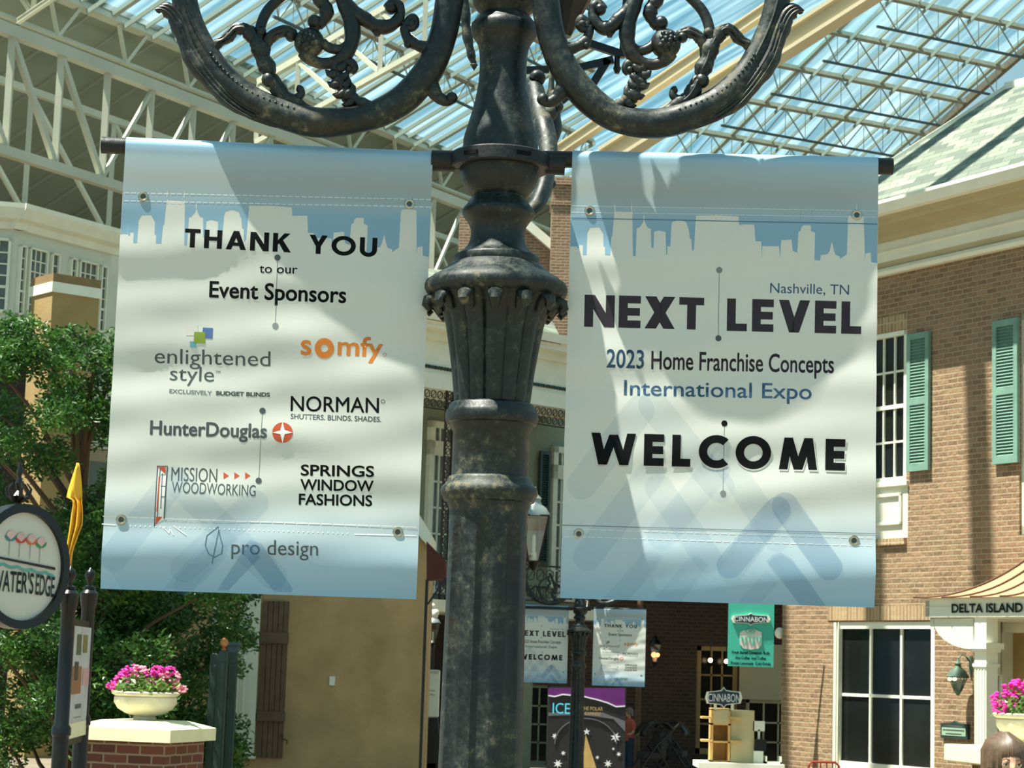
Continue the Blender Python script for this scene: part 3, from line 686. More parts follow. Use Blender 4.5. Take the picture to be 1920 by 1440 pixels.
# --- scroll arms: outlines read in photo pixels left of the axis, made into real curves in the arm's plane
AXL = 932; ARMF = .055
def arm_pt(px, py, y=0.0, f=ARMF):
    P = un(px, py, PY+y-f) - Vector(lamp.location); return Vector((P.x, y-f, P.z))
def cr(pts, sub=5):
    """Catmull-Rom through (x, y, r) rows"""
    out = []; n = len(pts)
    for i in range(n-1):
        p0 = pts[max(i-1, 0)]; p1 = pts[i]; p2 = pts[i+1]; p3 = pts[min(i+2, n-1)]
        for k in range(sub):
            t = k/sub; out.append(tuple(.5*((2*b)+(-a+c)*t+(2*a-5*b+4*c-d)*t*t+(-a+3*b-3*c+d)*t**3) for a, b, c, d in zip(p0, p1, p2, p3)))
    out.append(tuple(pts[-1])); return out
TUBES = [  # name, y offset, rows (x, y, radius px), squash, ripple
    ('main', 0, [(905, -420, 16), (880, -330, 20), (866, -220, 23), (858, -120, 24), (852, -50, 25), (843, 0, 26), (832, 62, 25), (809, 122, 26), (770, 174, 27), (728, 204, 26), (678, 222, 25), (600, 230, 27), (530, 214, 27), (465, 186, 27), (415, 142, 25), (384, 95, 23), (360, 45, 22), (346, 0, 23), (336, -60, 22), (334, -120, 20), (340, -180, 18), (362, -235, 16), (400, -262, 14), (436, -250, 12), (446, -215, 11), (428, -196, 9)], 1, 0),
    ('leaf', -.006, [(296, 24, 3), (300, 18, 8), (312, 18, 13), (328, 30, 16), (344, 62, 17), (360, 104, 18), (392, 150, 16), (430, 190, 12), (470, 216, 8), (520, 236, 4)], .9, .12),
    ('seat', 0, [(336, -70, 12), (348, -112, 12), (366, -130, 12), (384, -140, 13), (392, -160, 15)], 1, 0),
    ('ringL', 0, [(640, -62, 9), (600, -52, 8), (560, -30, 8), (528, -6, 9), (503, 18, 9.5), (490, 45, 9.5), (485, 78, 10)], 1, 0),
    ('stemL', 0, [(468, 62, 10), (478, 74, 14), (488, 92, 16), (494, 112, 15), (503, 130, 15), (508, 146, 10), (514, 152, 13), (522, 168, 14), (536, 184, 14), (556, 194, 12), (580, 206, 8)], 1, .10),
    ('leafA', 0, [(404, 118, 8), (402, 98, 8), (408, 82, 9), (420, 76, 9), (432, 66, 10), (442, 56, 10), (456, 54, 12), (468, 62, 13), (480, 80, 12)], 1, .14),
    ('leafB', 0, [(494, 100, 10), (500, 84, 10), (508, 70, 10), (522, 62, 10), (536, 58, 10), (547, 62, 10), (547, 72, 7)], 1, .14),
    ('tipC', 0, [(545, 190, 9), (556, 184, 8), (565, 176, 7), (563, 166, 6), (557, 163, 4)], 1, 0),
    ('spiral', 0, [(600, -80, 10), (622, -66, 12), (630, -40, 13), (640, -10, 14), (652, 20, 15), (660, 48, 15), (660, 76, 14), (648, 102, 13), (628, 116, 11), (604, 119, 10), (585, 112, 12), (572, 96, 16)], 1, .05),
    ('hook', 0, [(652, 84, 9), (640, 92, 9), (625, 92, 9), (612, 86, 9), (606, 76, 6)], 1, 0),
    ('neck', 0, [(604, -52, 8), (592, -20, 12), (600, 0, 12), (610, 12, 13), (612, 28, 12), (604, 40, 10), (594, 46, 12), (588, 56, 8)], 1, .12),
    ('curlA', 0, [(648, 6, 12), (664, 22, 13), (684, 36, 13), (704, 48, 13), (726, 50, 13), (743, 40, 11), (751, 24, 9), (747, 9, 9), (735, 6, 9), (728, 16, 10)], 1, .06),
    ('dropA', 0, [(694, 44, 8), (706, 58, 8), (708, 68, 4)], 1, 0),
    ('curlB', 0, [(765, 50, 9), (766, 40, 9), (774, 36, 10), (778, 44, 9), (770, 52, 8), (760, 50, 8), (760, 62, 9), (768, 76, 10), (786, 86, 11), (808, 90, 13), (824, 78, 10)], 1, .08),
    ('curlC', 0, [(635, 120, 8), (646, 116, 8), (658, 118, 9), (664, 128, 8), (658, 136, 6)], 1, 0),
    ('frond', 0, [(628, 120, 8), (632, 134, 11), (636, 152, 12), (644, 168, 13), (658, 182, 13), (678, 194, 11), (702, 204, 8)], 1, .22),
    ('curlD', 0, [(806, 132, 14), (808, 154, 14), (814, 172, 13), (824, 184, 11), (838, 190, 9), (846, 186, 9), (848, 180, 9)], 1, .04)]
BALLS = [(580, 80, 29), (733, 16, 11), (773, 44, 9), (847, 184, 11), (655, 130, 8), (561, 168, 6), (545, 68, 10)]
LOBES = [(505, 150, 13), (490, 60, 9), (590, 42, 12), (765, 84, 7), (812, 100, 9), (405, 112, 10), (690, 34, 8)]
def rmap(px):
    r = AXL-px; t = min(1, max(0, (r-150)/130)); t = t*t*(3-2*t); return r*(1-.105*t)
def make_arm(right, yaw=0, name='scroll_arm'):
    def P(x, y, dy):
        if not right: return arm_pt(x, y, dy)
        q = arm_pt(AXL+1+rmap(x), y+2, dy, .080); return q
    m = MB(); KK = K*.99
    for nm, dy, rows, sq, rip in TUBES:
        c = cr(rows, 6); pts = []; rad = []
        for i, (x, y, r) in enumerate(c):
            pts.append(P(x, y, dy)); w = 1.06+rip*.9*sin(i*.62+.5)+rip*.35*sin(i*1.7+1); rad.append(max(.0015, r*KK*w))
        m.tube(pts, rad, 14, flat=.95)
        if nm == 'main':                                   # raised ribs along the tube, front and back
            for sgn in (-1, 1): m.tube([p+Vector((0, sgn*.021, .004)) for p in pts[10:-10]], .0045, 6)
            for i in range(70, 88):                        # beading
                p = pts[i]; m.ball(p+Vector((0, -.0245, .013)), .0034, 6)
    for x, y, r in BALLS[1:]: p = P(x, y, 0); m.ball(p, r*KK*1.05, 14, sc=(1, 1.35, 1))
    rng = random.Random(3)
    for x, y, r in LOBES: p = P(x, y, 0); m.ball(p+Vector((0, -.003, 0)), r*KK*1.15, 10, sc=(1, 1.1, 1))
    a = m.build(name, IRON, lamp, True, ang=60)
    # leafy flutes on the leaf and the frond
    m = MB()
    for q in (0, 1, 2):
        c = cr([(x+(-6+6*q), y+(4-4*q), r) for x, y, r in TUBES[1][2]], 5)
        m.tube([P(x, y, -.006)+Vector((0, -.014, 0)) for x, y, r in c[4:-4]], [max(.0012, r*KK*.30) for x, y, r in c[4:-4]], 6)
    c = cr(TUBES[15][2], 6)
    for i in range(8):                                     # pointed lobes of the frond, both sides
        j = 4+i*3; t = c[j]; t2_ = c[j+1]; d = Vector((t2_[0]-t[0], t2_[1]-t[1])).normalized(); sg = 1 if i % 2 else -1; n_ = Vector((-d.y, d.x))*sg
        q = lambda k, f: P(t[0]+n_.x*k-d.x*f, t[1]+n_.y*k-d.y*f, -.006)
        m.tube([q(3, -2), q(10, -1), q(17, 3), q(21, 10)], [.009, .0095, .0065, .0015], 10)
    for ti, st_ in ((4, 5), (5, 4), (6, 4), (12, 5)):       # raised folds along the leafy stems
        c = cr(TUBES[ti][2], 6)[st_:-st_]
        for k in (-1, 0, 1):
            pts = []
            for i, (x, y, r) in enumerate(c):
                nx = c[min(i+1, len(c)-1)]; pv = c[max(i-1, 0)]; d = Vector((nx[0]-pv[0], nx[1]-pv[1])).normalized()
                pts.append(P(x-d.y*k*r*.62, y+d.x*k*r*.62, 0)+Vector((0, -r*KK*(.92 if k == 0 else .62), 0)))
            m.tube(pts, [max(.0012, .0042*sin(pi*(i+.5)/len(pts))) for i in range(len(pts))], 6)
    m.build('acanthus_leaf', IRON, a, True)
    m = MB(); cx, cy, r = BALLS[0]; p = P(cx, cy, 0)
    m.ball(p, r*KK, 22, sc=(1, .85, 1))
    if right: pass
    for i in range(16):
        an = i*2.4; rr = r*KK*.62*sqrt((i+.6)/16); m.ball(p+Vector((rr*cos(an)+(.004 if right else -.002), -r*KK*.80+rr*.3, rr*sin(an))), .0062, 8)
    m.build('rosette', IRON, a, True)
    return a
make_arm(False); make_arm(True)
# the arm behind, seen nearly end-on, with the cup under its lantern
m = MB()
def bp(x, y, Y): P = un(x, y, Y)-Vector(lamp.location); return (P.x, P.y, P.z)
rows = [(985, 402, 10), (1003, 388, 14), (1016, 362, 16), (1024, 330, 16), (1028, 295, 17), (1026, 262, 19), (1018, 230, 20), (1010, 200, 20), (1004, 170, 18), (1000, 150, 14)]
m.tube([bp(x, y, 4.30+(402-y)*.0012) for x, y, r in cr(rows, 4)], [r*K*1.08 for x, y, r in cr(rows, 4)], 12)
rows = [(1000, 150, 10), (1006, 142, 12), (1014, 146, 10), (1012, 156, 7)]
m.tube([bp(x, y, 4.58) for x, y, r in cr(rows, 4)], [r*K*1.1 for x, y, r in cr(rows, 4)], 10)
for (x, y, r) in ((1030, 212, 18), (1046, 200, 12), (1040, 180, 14), (1034, 345, 10), (1012, 300, 10)): m.ball(bp(x, y, 4.52), r*K, 10)
m.build('scroll_arm', IRON, lamp, True)
m = MB(); c = bp(1031, 250, 4.62)
m.lathe([(r*K*1.1, c[2]+(250-y)*K*1.1) for y, r in ((300, 8), (285, 13), (268, 15), (256, 20), (246, 23), (236, 24), (226, 22), (216, 20), (205, 20), (160, 6), (100, 4), (60, 4))], 28, (c[0], c[1], 0))
m.build('pendant_cup', IRON, lamp, True)
m = MB()
for a, b, w in (((1090, 77), (1166, 102), 12), ((1075, 130), (1150, 112), 9), ((1105, 168), (1140, 112), 9), ((1166, 108), (1176, -40), 12), ((985, 132), (1090, 128), 5), ((1052, 190), (1100, 150), 6)):
    m.bar(bp(*a, 4.72), bp(*b, 4.72), w*K*1.1, .018)
m.tube([bp(1157, 104, 4.72), bp(1157, 124, 4.72), bp(1157, 128, 4.72), bp(1157, 138, 4.72)], [.006, .007, .010, .005], 10)
m.build('lantern_bracket', BLACK, lamp, True)
m = MB()
rows = [(868, -30, 8), (872, 10, 9), (874, 50, 10), (880, 86, 9), (886, 112, 7), (889, 118, 5), (889, 122, 7), (889, 127, 4), (889, 132, 1)]
m.tube([bp(x, y, 4.45) for x, y, r in cr(rows, 4)], [r*K*1.08*(1+.12*sin(i*1.4)) for i, (x, y, r) in enumerate(cr(rows, 4))], 10)
m.build('hanging_finial', IRON, lamp, True)
LGLASS = glass('lantern_glass', (.92, .95, .92), .15)
def lantern_parts(root, x, y, z, s=1.0, metal=None, top=None):
    """a tapered glass lantern, foot at z"""
    metal = metal or BLACK; m = MB(); h = .52*s; wb, wt_ = .055*s, .15*s
    C = [(-1, -1), (1, -1), (1, 1), (-1, 1)]
    for i in range(4):
        a, b = C[i], C[(i+1) % 4]
        m.bar((x+a[0]*wb, y+a[1]*wb, z+.04), (x+a[0]*wt_, y+a[1]*wt_, z+h), .014*s)
        m.bar((x+a[0]*wt_, y+a[1]*wt_, z+h), (x+b[0]*wt_, y+b[1]*wt_, z+h), .02*s); m.bar((x+a[0]*wb, y+a[1]*wb, z+.04), (x+b[0]*wb, y+b[1]*wb, z+.04), .016*s)
    m.lathe([(.02*s, z-.06*s), (.05*s, z), (.07*s, z+.04*s)], 16, (x, y, 0))
    f = m.build('lantern_frame', metal, root, False)
    m = MB()
    for i in range(4):
        a, b = C[i], C[(i+1) % 4]
        m.add([(x+a[0]*wb, y+a[1]*wb, z+.04), (x+b[0]*wb, y+b[1]*wb, z+.04), (x+b[0]*wt_, y+b[1]*wt_, z+h), (x+a[0]*wt_, y+a[1]*wt_, z+h)], [(0, 1, 2, 3)])
    m.build('lantern_pane', LGLASS, f)
    m = MB(); m.lathe([(.17*s, z+h), (.165*s, z+h+.02*s), (.12*s, z+h+.09*s), (.07*s, z+h+.13*s), (.055*s, z+h+.17*s), (.07*s, z+h+.19*s), (.03*s, z+h+.23*s), (.012*s, z+h+.25*s), (.004, z+h+.32*s)], 20, (x, y, 0))
    m.build('lantern_cap', top or metal, f, True)
    m = MB(); m.lathe([(.03*s, z+.04), (.03*s, z+.12*s), (.018*s, z+.14*s), (.018*s, z+.30*s), (.004, z+.33*s)], 12, (x, y, 0)); m.build('lamp_candle', WHITE, f, True)
CAPM = plain('pale_weathered_metal_cap', (150, 160, 152), .35, .4, .1)
for x, y in ((-.56, -.05), (.52, -.05)): lantern_parts(lamp, x, y, 3.40, 1.1, BLACK, CAPM)
lantern_parts(lamp, .13, .60, 3.42, 1.0, BLACK, CAPM)

# ------------------------------------------------------------------ the far lamp post with its own pair of banners
FARY = 24.5
fp = un(1083, 1300, FARY)
far = copy_tree(lamp); far.location = (fp.x, FARY, -.31)
far['label'] = 'distant lamp post with a glass lantern, between the two small banners under the right banner'
dz = -.31
t2 = copy_tree(bt); t2.location = (fp.x+.165, FARY, bt.location.z+dz); t2.rotation_euler.z = radians(-3)
t2['label'] = 'small distant THANK YOU banner hanging right of the far lamp post'
l2 = copy_tree(bl); l2.location = (fp.x-.128-BW, FARY, bl.location.z+dz); l2.rotation_euler.z = radians(3)
l2['label'] = 'small distant NEXT LEVEL banner left of the far lamp post, partly behind the near post'

# ------------------------------------------------------------------ ground
m = MB(); m.add([(-60, -20, 0), (60, -20, 0), (60, 100, 0), (-60, 100, 0)], [(0, 1, 2, 3)]); fl = struct(m.build('floor', PAVE))

# ------------------------------------------------------------------ glass roof
H1 = un(1160, 285, 70)
def clip(poly, p, d):
    """stretch of the line p + t d inside a convex polygon"""
    t0, t1 = -1e9, 1e9; n = len(poly)
    ar = sum(poly[i][0]*poly[(i+1) % n][1]-poly[(i+1) % n][0]*poly[i][1] for i in range(n)); sg = 1 if ar > 0 else -1
    for i in range(n):
        a = poly[i]; b = poly[(i+1) % n]; ex, ey = b[0]-a[0], b[1]-a[1]
        nx, ny = -ey*sg, ex*sg; num = (p[0]-a[0])*nx+(p[1]-a[1])*ny; den = d[0]*nx+d[1]*ny
        if abs(den) < 1e-9:
            if num < 0: return None
            continue
        t = -num/den
        if den > 0: t0 = max(t0, t)
        else: t1 = min(t1, t)
    return (t0, t1) if t1 > t0 else None
PURL = plain('grey_tan_purlin', (140, 137, 118), .7)
SKYGLASS = glass('tinted_roof_glass', (.86, .97, 1.0), .04, True)
def roof_plane(A, B, px, name, glassm, da, db, bars=True, purl=PURL, lower=.9, web=True):
    """A runs down the slope, B level; px: outline in the photo"""
    n_ = A.cross(B).normalized(); n_ = n_ if n_.z > 0 else -n_
    def ab(P): d = P-H1; return (d.dot(A), d.dot(B))
    poly = [ab(hit(x, y, H1, n_)) for x, y in px]
    W3 = lambda a, b, h=0: H1+A*a+B*b+n_*h
    m = MB(); n = len(poly); m.add([W3(a, b) for a, b in poly]+[W3(a, b, .03) for a, b in poly], [tuple(range(n)), tuple(range(2*n-1, n-1, -1))])
    g = m.build(name, glassm)
    ul = g.data.uv_layers.new(name='UVMap'); pp = poly+poly
    for lp in g.data.loops: ul.data[lp.index].uv = (pp[lp.vertex_index][1], pp[lp.vertex_index][0])
    struct(g)
    a0 = min(p[0] for p in poly); a1 = max(p[0] for p in poly); b0 = min(p[1] for p in poly); b1 = max(p[1] for p in poly)
    k = math.floor(a0/da)
    while k*da <= a1:
        c = clip(poly, (k*da, 0), (0, 1))
        if c and k*da < a1-1.2:
            m = MB(); m.bar(W3(k*da, c[0], -.12), W3(k*da, c[1], -.12), .14, .16, up=n_); pr = m.build('purlin', purl, g)
            if web:
                m = MB(); am = k*da; m.bar(W3(am, c[0], -.2)+Vector((0, 0, -lower)), W3(am, c[1]-.6, -.2)+Vector((0, 0, -lower)), .07); m.build('lower_chord', DARKBAR, pr)
                m = MB(); b = math.floor(c[0]/(db/4))*(db/4); up = True
                while b < c[1]-1:
                    e0 = W3(am, max(b, c[0]), -.2); e1 = W3(am, b+db/4, -.2)
                    if up: m.bar(e0, e1-Vector((0, 0, lower)), .035)
                    else: m.bar(e0-Vector((0, 0, lower)), e1, .035)
                    m.bar(e1, e1-Vector((0, 0, lower)), .02)
                    up = not up; b += db/4
                if m.v: m.build('truss_web', MULL, pr)
        k += 1
    if bars:
        m = MB(); k = math.floor(b0/db)
        while k*db <= b1:
            for off, w, h_ in ((0, .15, -.05), (db*.14, .04, -.3), (db*.5, .045, -.05), (db*.58, .03, -.3)):
                c = clip(poly, (0, k*db+off), (1, 0))
                if c: m.bar(W3(c[0], k*db+off, h_), W3(c[1], k*db+off, h_), w, .12, up=n_)
            k += 1
        m.build('glazing_bars', MULL, g)
    return W3, ab, n_, poly, g
A_R, B_R = azv(-28, -20), azv(62); A_L, B_L = azv(-59, -23), azv(31)
W3R, abR, nR, polyR, gR = roof_plane(A_R, B_R, [(1110, 330), (1680, -40), (2060, -40), (1687, 294), (1600, 365), (1110, 365)], 'ceiling', SKYGLASS, 2.1, 3.3, lower=.95)
W3L, abL, nL, polyL, gL = roof_plane(A_L, B_L, [(85, -25), (1680, -40), (1110, 330), (1110, 396)], 'ceiling', SKYGLASS, 2.6, 2.5, lower=.7)
# sheet-metal deck carrying on down the left slope
n_ = nL; polyD = [abL(hit(x, y, H1, n_)) for x, y in ((85, -25), (-60, -25), (-60, 420), (240, 480), (900, 560), (1110, 560), (1110, 396), (860, 293), (470, 133))]
aD = max(abL(hit(x, y, H1, n_))[0] for x, y in ((-60, 420), (240, 480))); bD = min(p[1] for p in polyD); eD = abL(hit(470, 133, H1, n_))[0]
polyD = [(eD-.05, bD-34), (aD, bD-34), (aD, abL(hit(240, 480, H1, n_))[1])]+polyD[4:7]+[(eD-.05, polyD[7][1])]
m = MB(); n = len(polyD); m.add([W3L(a, b) for a, b in polyD]+[W3L(a, b, .2) for a, b in polyD], [tuple(range(n)), tuple(range(2*n-1, n-1, -1))])
deck = struct(m.build('ceiling', DECK))
m = MB(); a0 = min(p[0] for p in polyD); a1 = max(p[0] for p in polyD); b0 = min(p[1] for p in polyD); b1 = max(p[1] for p in polyD)
edge = abL(hit(470, 133, H1, nL))[0]
k = math.floor(b0/1.28)
while k*1.28 < b1:
    m.bar(W3L(edge+.3, k*1.28, -.03), W3L(edge+30, k*1.28, -.03), .07, .06, up=nL); k += 1
m.build('deck_seams', MULL, deck)
for da_ in (9.5, 15): 
    m = MB(); m.bar(W3L(edge+da_, b0, -.25), W3L(edge+da_, b1, -.25), .22, .3, up=nL); m.build('purlin', STEEL, deck)
# edge truss along the foot of the glass: short bright struts
m = MB(); bb = b0
m.bar(W3L(edge+.1, b0, -.1), W3L(edge+.1, b1, -.1), .22, .22, up=nL)
m.bar(W3L(edge+.3, b0, -.2)-Vector((0, 0, .8)), W3L(edge+.3, b1, -.2)-Vector((0, 0, .8)), .10, .10, up=nL)
while bb < b1:
    m.bar(W3L(edge+.1, bb, -.2), W3L(edge+.3, bb+.55, -.2)-Vector((0, 0, .8)), .09); m.bar(W3L(edge+.3, bb+.55, -.2)-Vector((0, 0, .8)), W3L(edge+.1, bb+1.1, -.2), .09); bb += 2.56
m.build('edge_truss', STEEL, deck)
# brown edge beam at the right end of the glass
m = MB(); q0 = hit(1600, 365, H1, nR); q1 = hit(2060, -40, H1, nR); e0 = hit(1687, 294, H1, nR); d_ = (hit(1920, 90, H1, nR)-e0).normalized()
m.bar(e0-d_*3-nR*.1, e0+d_*14-nR*.1, .16, .25, up=nR); m.build('edge_beam', plain('rusty_edge_beam', (112, 98, 78), .8), gR)
# girders under the glass
def girder(label, a, b, Ya, Yb, w, h=None, mat=RAFTER, name='roof_girder'):
    m = MB(); P, Q = un(*a, Ya), un(*b, Yb); d = (Q-P).normalized()
    hh = h or w*1.3
    m.bar(P, Q, w*.45, hh); m.bar(P+Vector((0, 0, hh/2)), Q+Vector((0, 0, hh/2)), w, hh*.18); m.bar(P-Vector((0, 0, hh/2)), Q-Vector((0, 0, hh/2)), w, hh*.18)
    return tag(m.build(name, mat), label, 'girder')
girder('wide beige roof girder rising from the right banner to the top edge of the picture', (1130, 302), (1690, -55), 46, 42, .42, .46)
girder('slim beige roof girder just left of the wide one, behind the right scroll arm', (1035, 292), (1530, -45), 47, 43, .22, .24)
def truss(label, P, Q, h, n, w, mat, ww, name='roof_truss', rev=None):
    r = thing(name, label, 'truss', P); o = Vector((0, 0, 0)); d = Q-P
    m = MB(); m.bar(o, d, w, w*1.1); m.build('top_chord', mat, r)
    m = MB(); m.bar(o-Vector((0, 0, h)), d-Vector((0, 0, h)), w*.9, w*.9); m.build('bottom_chord', mat, r)
    for i in range(n+1):
        a = d*(i/n); m = MB(); m.bar(a-Vector((0, 0, w*.4)), a-Vector((0, 0, h-w*.3)), ww*1.15); m.build('post', mat, r)
        if i < n:
            b = d*((i+1)/n); m = MB(); up = rev is not None and i >= rev
            if up: m.bar(b-Vector((0, 0, w*.5)), a-Vector((0, 0, h-w*.3)), ww*.7)
            else: m.bar(a-Vector((0, 0, w*.5)), b-Vector((0, 0, h-w*.3)), ww)
            m.build('diagonal', mat, r)
    return r
FT = Frame(un(430, 215, 45), radians(59))
x0_, z0_ = FT.at(-75, 22); x1_, z1_ = FT.at(1000, 430); xr, zr = FT.at(24, 60)
xs = [FT.at(px, py)[0] for px, py in ((24, 60), (114, 95), (200, 130), (284, 160), (363, 192))]
stp = (xs[4]-xs[0])/4; n0 = 1
P = FT.world(xs[0]-stp, 0, z0_); Q = FT.world(xs[0]+stp*13, 0, z0_)
hT = z0_-FT.at(100, 312)[1]
truss('long cream steel truss crossing the upper left behind the THANK YOU banner', P, Q, hT, 14, .21, STEEL, .11, rev=3)
# a second, fainter truss farther back
FT2 = Frame(un(430, 330, 58), radians(59)); xa, za = FT2.at(0, 150)
truss('fainter cream truss farther back under the dark roof deck', FT2.world(xa-2, 0, za), FT2.world(xa+26, 0, za), 3.2, 9, .16, STEEL, .10)
P = un(480, 268, 52); Q = un(795, 92, 48)
truss('slanting cream truss seen through the left scroll arm', P+Vector((0, 0, 1.6)), Q+Vector((0, 0, 1.6)), 1.6, 4, .15, STEEL, .10)
P = un(36, 38, 44); Q = un(100, -6, 43)
girder('short bright brace in the top left corner', (34, 40), (140, -32), 44, 43, .10, .10, STEEL, 'roof_brace')
girder('bright strut meeting the brace in the top left corner', (58, 22), (30, -20), 44, 43.8, .12, .10, STEEL, 'roof_brace')
girder('bright upright strut by the brace in the top left corner', (62, 22), (66, -20), 44, 43.8, .10, .10, STEEL, 'roof_brace')
# solid roof bays added overhead, out of view, only to shade the tan house and shopfront
def bay(x0, x1, y0, y1, z):
    m = MB(); m.box((x0, y0, z), (x1, y1, z+.2))
    for i in range(int((y1-y0)/1.5)+1): m.box((x0, y0+i*1.5, z-.25), (x1, y0+i*1.5+.12, z))
    struct(m.build('ceiling', DECK))
bay(-14, -7.6, 16.6, 22.5, 24)
bay(-8.6, -.6, 37.6, 41.2, 21)
m = MB()
for k in range(3): m.bar((-5, 24.4+k*2.6, 22), (5, 29.4+k*2.6, 22), .45, .3)  # added unseen beams that throw soft shadow bands on the brick wall
struct(m.build('ceiling', STEEL))
# far walls of the hall
WB = plain('dim_grey_wall_panels', (122, 126, 110), .9, 0, .12, .5)
FB = Frame(un(110, 400, 63), radians(59)); xa, _ = FB.at(-80, 400)
m = MB(); m.box((xa, 0, 0), (xa+26, .3, 19)); b = m.build('wall_left', WB, loc=FB.P, rz=FB.a); struct(b)
m = MB()
for i in range(26): m.box((xa+i, -.1, 0), (xa+i+.12, 0, 17))
m.build('wall_ribs', WB, b)
m = MB(); m.box((-30, 84, 0), (45, 84.4, 15.5)); struct(m.build('wall_back', WB))

# ------------------------------------------------------------------ wall and window makers
def holed(m, x0, x1, z0, z1, holes, y=0, depth=.15, mi=0):
    xs = sorted({x0, x1, *[h[0] for h in holes], *[h[1] for h in holes]}); zs = sorted({z0, z1, *[h[2] for h in holes], *[h[3] for h in holes]})
    for a, b in zip(xs, xs[1:]):
        for c, d in zip(zs, zs[1:]):
            cx, cz = (a+b)/2, (c+d)/2
            if any(h[0] < cx < h[1] and h[2] < cz < h[3] for h in holes): continue
            m.add([(a, y, c), (b, y, c), (b, y, d), (a, y, d)], [(0, 1, 2, 3)], mi)
    for h in holes:
        a, b, c, d = h
        m.add([(a, y, c), (b, y, c), (b, y, d), (a, y, d), (a, y+depth, c), (b, y+depth, c), (b, y+depth, d), (a, y+depth, d)], [(0, 4, 5, 1), (1, 5, 6, 2), (2, 6, 7, 3), (3, 7, 4, 0)], mi)
def window(parent, x0, x1, z0, z1, cols, rows, y=.08, fw=.08, mw=.035, fm=None, gm=None, rail=None, sill=0, name='window', label=None):
    fm = fm or WHITE; m = MB()
    m.box((x0, y-.06, z0), (x0+fw, y+.04, z1)); m.box((x1-fw, y-.06, z0), (x1, y+.04, z1)); m.box((x0, y-.06, z1-fw), (x1, y+.04, z1)); m.box((x0, y-.06, z0), (x1, y+.04, z0+fw*1.2))
    a, b, c, d = x0+fw, x1-fw, z0+fw*1.2, z1-fw
    for i in range(1, cols): x = a+(b-a)*i/cols; m.box((x-mw/2, y-.02, c), (x+mw/2, y+.02, d))
    for j in range(1, rows):
        z = c+(d-c)*j/rows; w = mw*(2 if rail == j else 1); m.box((a, y-.02-(.015 if rail == j else 0), z-w/2), (b, y+.02, z+w/2))
    if sill: m.box((x0-.06, y-.14, z0-sill), (x1+.06, y+.02, z0))
    w = m.build(name, fm, parent)
    if label: w['label'] = label
    m = MB(); m.add([(a, y+.01, c), (b, y+.01, c), (b, y+.01, d), (a, y+.01, d)], [(0, 1, 2, 3)]); m.build('pane', gm or DARKGLASS, w)
    return w
def shutter(parent, x0, x1, z0, z1, y=-.05, mat=None, mid=.5, name='shutter'):
    mat = mat or TEAL; m = MB(); f = .12*(x1-x0)+.02
    m.box((x0, y-.02, z0), (x0+f, y+.03, z1)); m.box((x1-f, y-.02, z0), (x1, y+.03, z1))
    zm = z0+(z1-z0)*mid
    for a, b in ((z0, z0+f*1.3), (zm-f*.6, zm+f*.6), (z1-f*1.2, z1)): m.box((x0+f, y-.02, a), (x1-f, y+.03, b))
    for a, b in ((z0+f*1.3, zm-f*.6), (zm+f*.6, z1-f*1.2)):
        n = int((b-a)/.045)
        for i in range(n):
            z = a+(b-a)*(i+.5)/n
            m.add([(x0+f, y-.018, z-.018), (x1-f, y-.018, z-.018), (x1-f, y+.015, z+.018), (x0+f, y+.015, z+.018)], [(0, 1, 2, 3)])
    m.box((x0+f, y+.02, z0), (x1-f, y+.03, z1)); return m.build(name, mat, parent)

# ------------------------------------------------------------------ brick building on the right
FR = Frame(un(1750, 1200, 30), radians(-60))
def rr(F, x0, y0, x1, y1, y=0):
    """photo rectangle -> x0, x1, z0, z1 on the wall"""
    a = F.at(x0, (y0+y1)/2, y)[0]; b = F.at(x1, (y0+y1)/2, y)[0]; c = F.at((x0+x1)/2, y1, y)[1]; d = F.at((x0+x1)/2, y0, y)[1]
    return min(a, b), max(a, b), min(c, d), max(c, d)
bb_ = thing('brick_building', 'tan brick two-storey building with teal shutters and white cornice on the right', 'building', FR.P, FR.a)
xl = FR.at(1465, 1300)[0]; ztop = 8.0; xe = xl+14
win = rr(FR, 1562, 1166, 1752, 1436); w1, w2 = FR.at(1562, 1300)[0], FR.at(1752, 1300)[0]; win = (w1, w2, win[2]-.1, win[3])
upr = rr(FR, 1652, 622, 1700, 905); upw = (upr[1]-1.15, upr[1], upr[2], upr[3])
up2 = rr(FR, 1911, 580, 1990, 1000)
dor = rr(FR, 1852, 1165, 1990, 1440); dor = (dor[0], dor[1]+.6, 0, dor[3])
und = rr(FR, 1652, 905, 1704, 1010); und = (upw[0], upw[1]+.04, und[2], und[3])
m = MB(); holed(m, xl, xe, 0, ztop, [win, upw, up2, dor, und]); m.box((xl, .001, 0), (xl+.01, 6, ztop)); m.box((xl, 6, 0), (xe, 6.1, ztop)); m.box((xe, 0, 0), (xe+.1, 6, ztop)); m.build('brick_wall', BRICK, bb_)
w = window(bb_, *win, 3, 2, y=.08, fw=.10, mw=.045)
m = MB(); m.box((win[0]-.02, .0, win[2]), (win[0]+.06, .12, win[3])); m.box((win[0]+.11, -.01, win[2]), (win[0]+.13, .05, win[3])); m.build('window_casing', TRIM2, w)
window(bb_, *upw, 4, 4, y=.06, fw=.07, mw=.03, rail=2, gm=DARKGLASS)
m = MB(); m.add([(upw[0]+.1, .055, upw[2]+.1), (upw[0]+.3, .055, upw[2]+.1), (upw[0]+.22, .055, upw[3]-.1), (upw[0]+.1, .055, upw[3]-.1)], [(0, 1, 2, 3)]); m.add([(upw[1]-.12, .068, upw[2]+.1), (upw[1]-.07, .068, upw[2]+.1), (upw[1]-.07, .068, upw[3]-1.0), (upw[1]-.09, .068, upw[3]-1.1)], [(0, 1, 2, 3)])
m.build('curtain', TRIM2, bb_)
window(bb_, *up2, 3, 6, y=.10, fw=.1, fm=TRIM2)
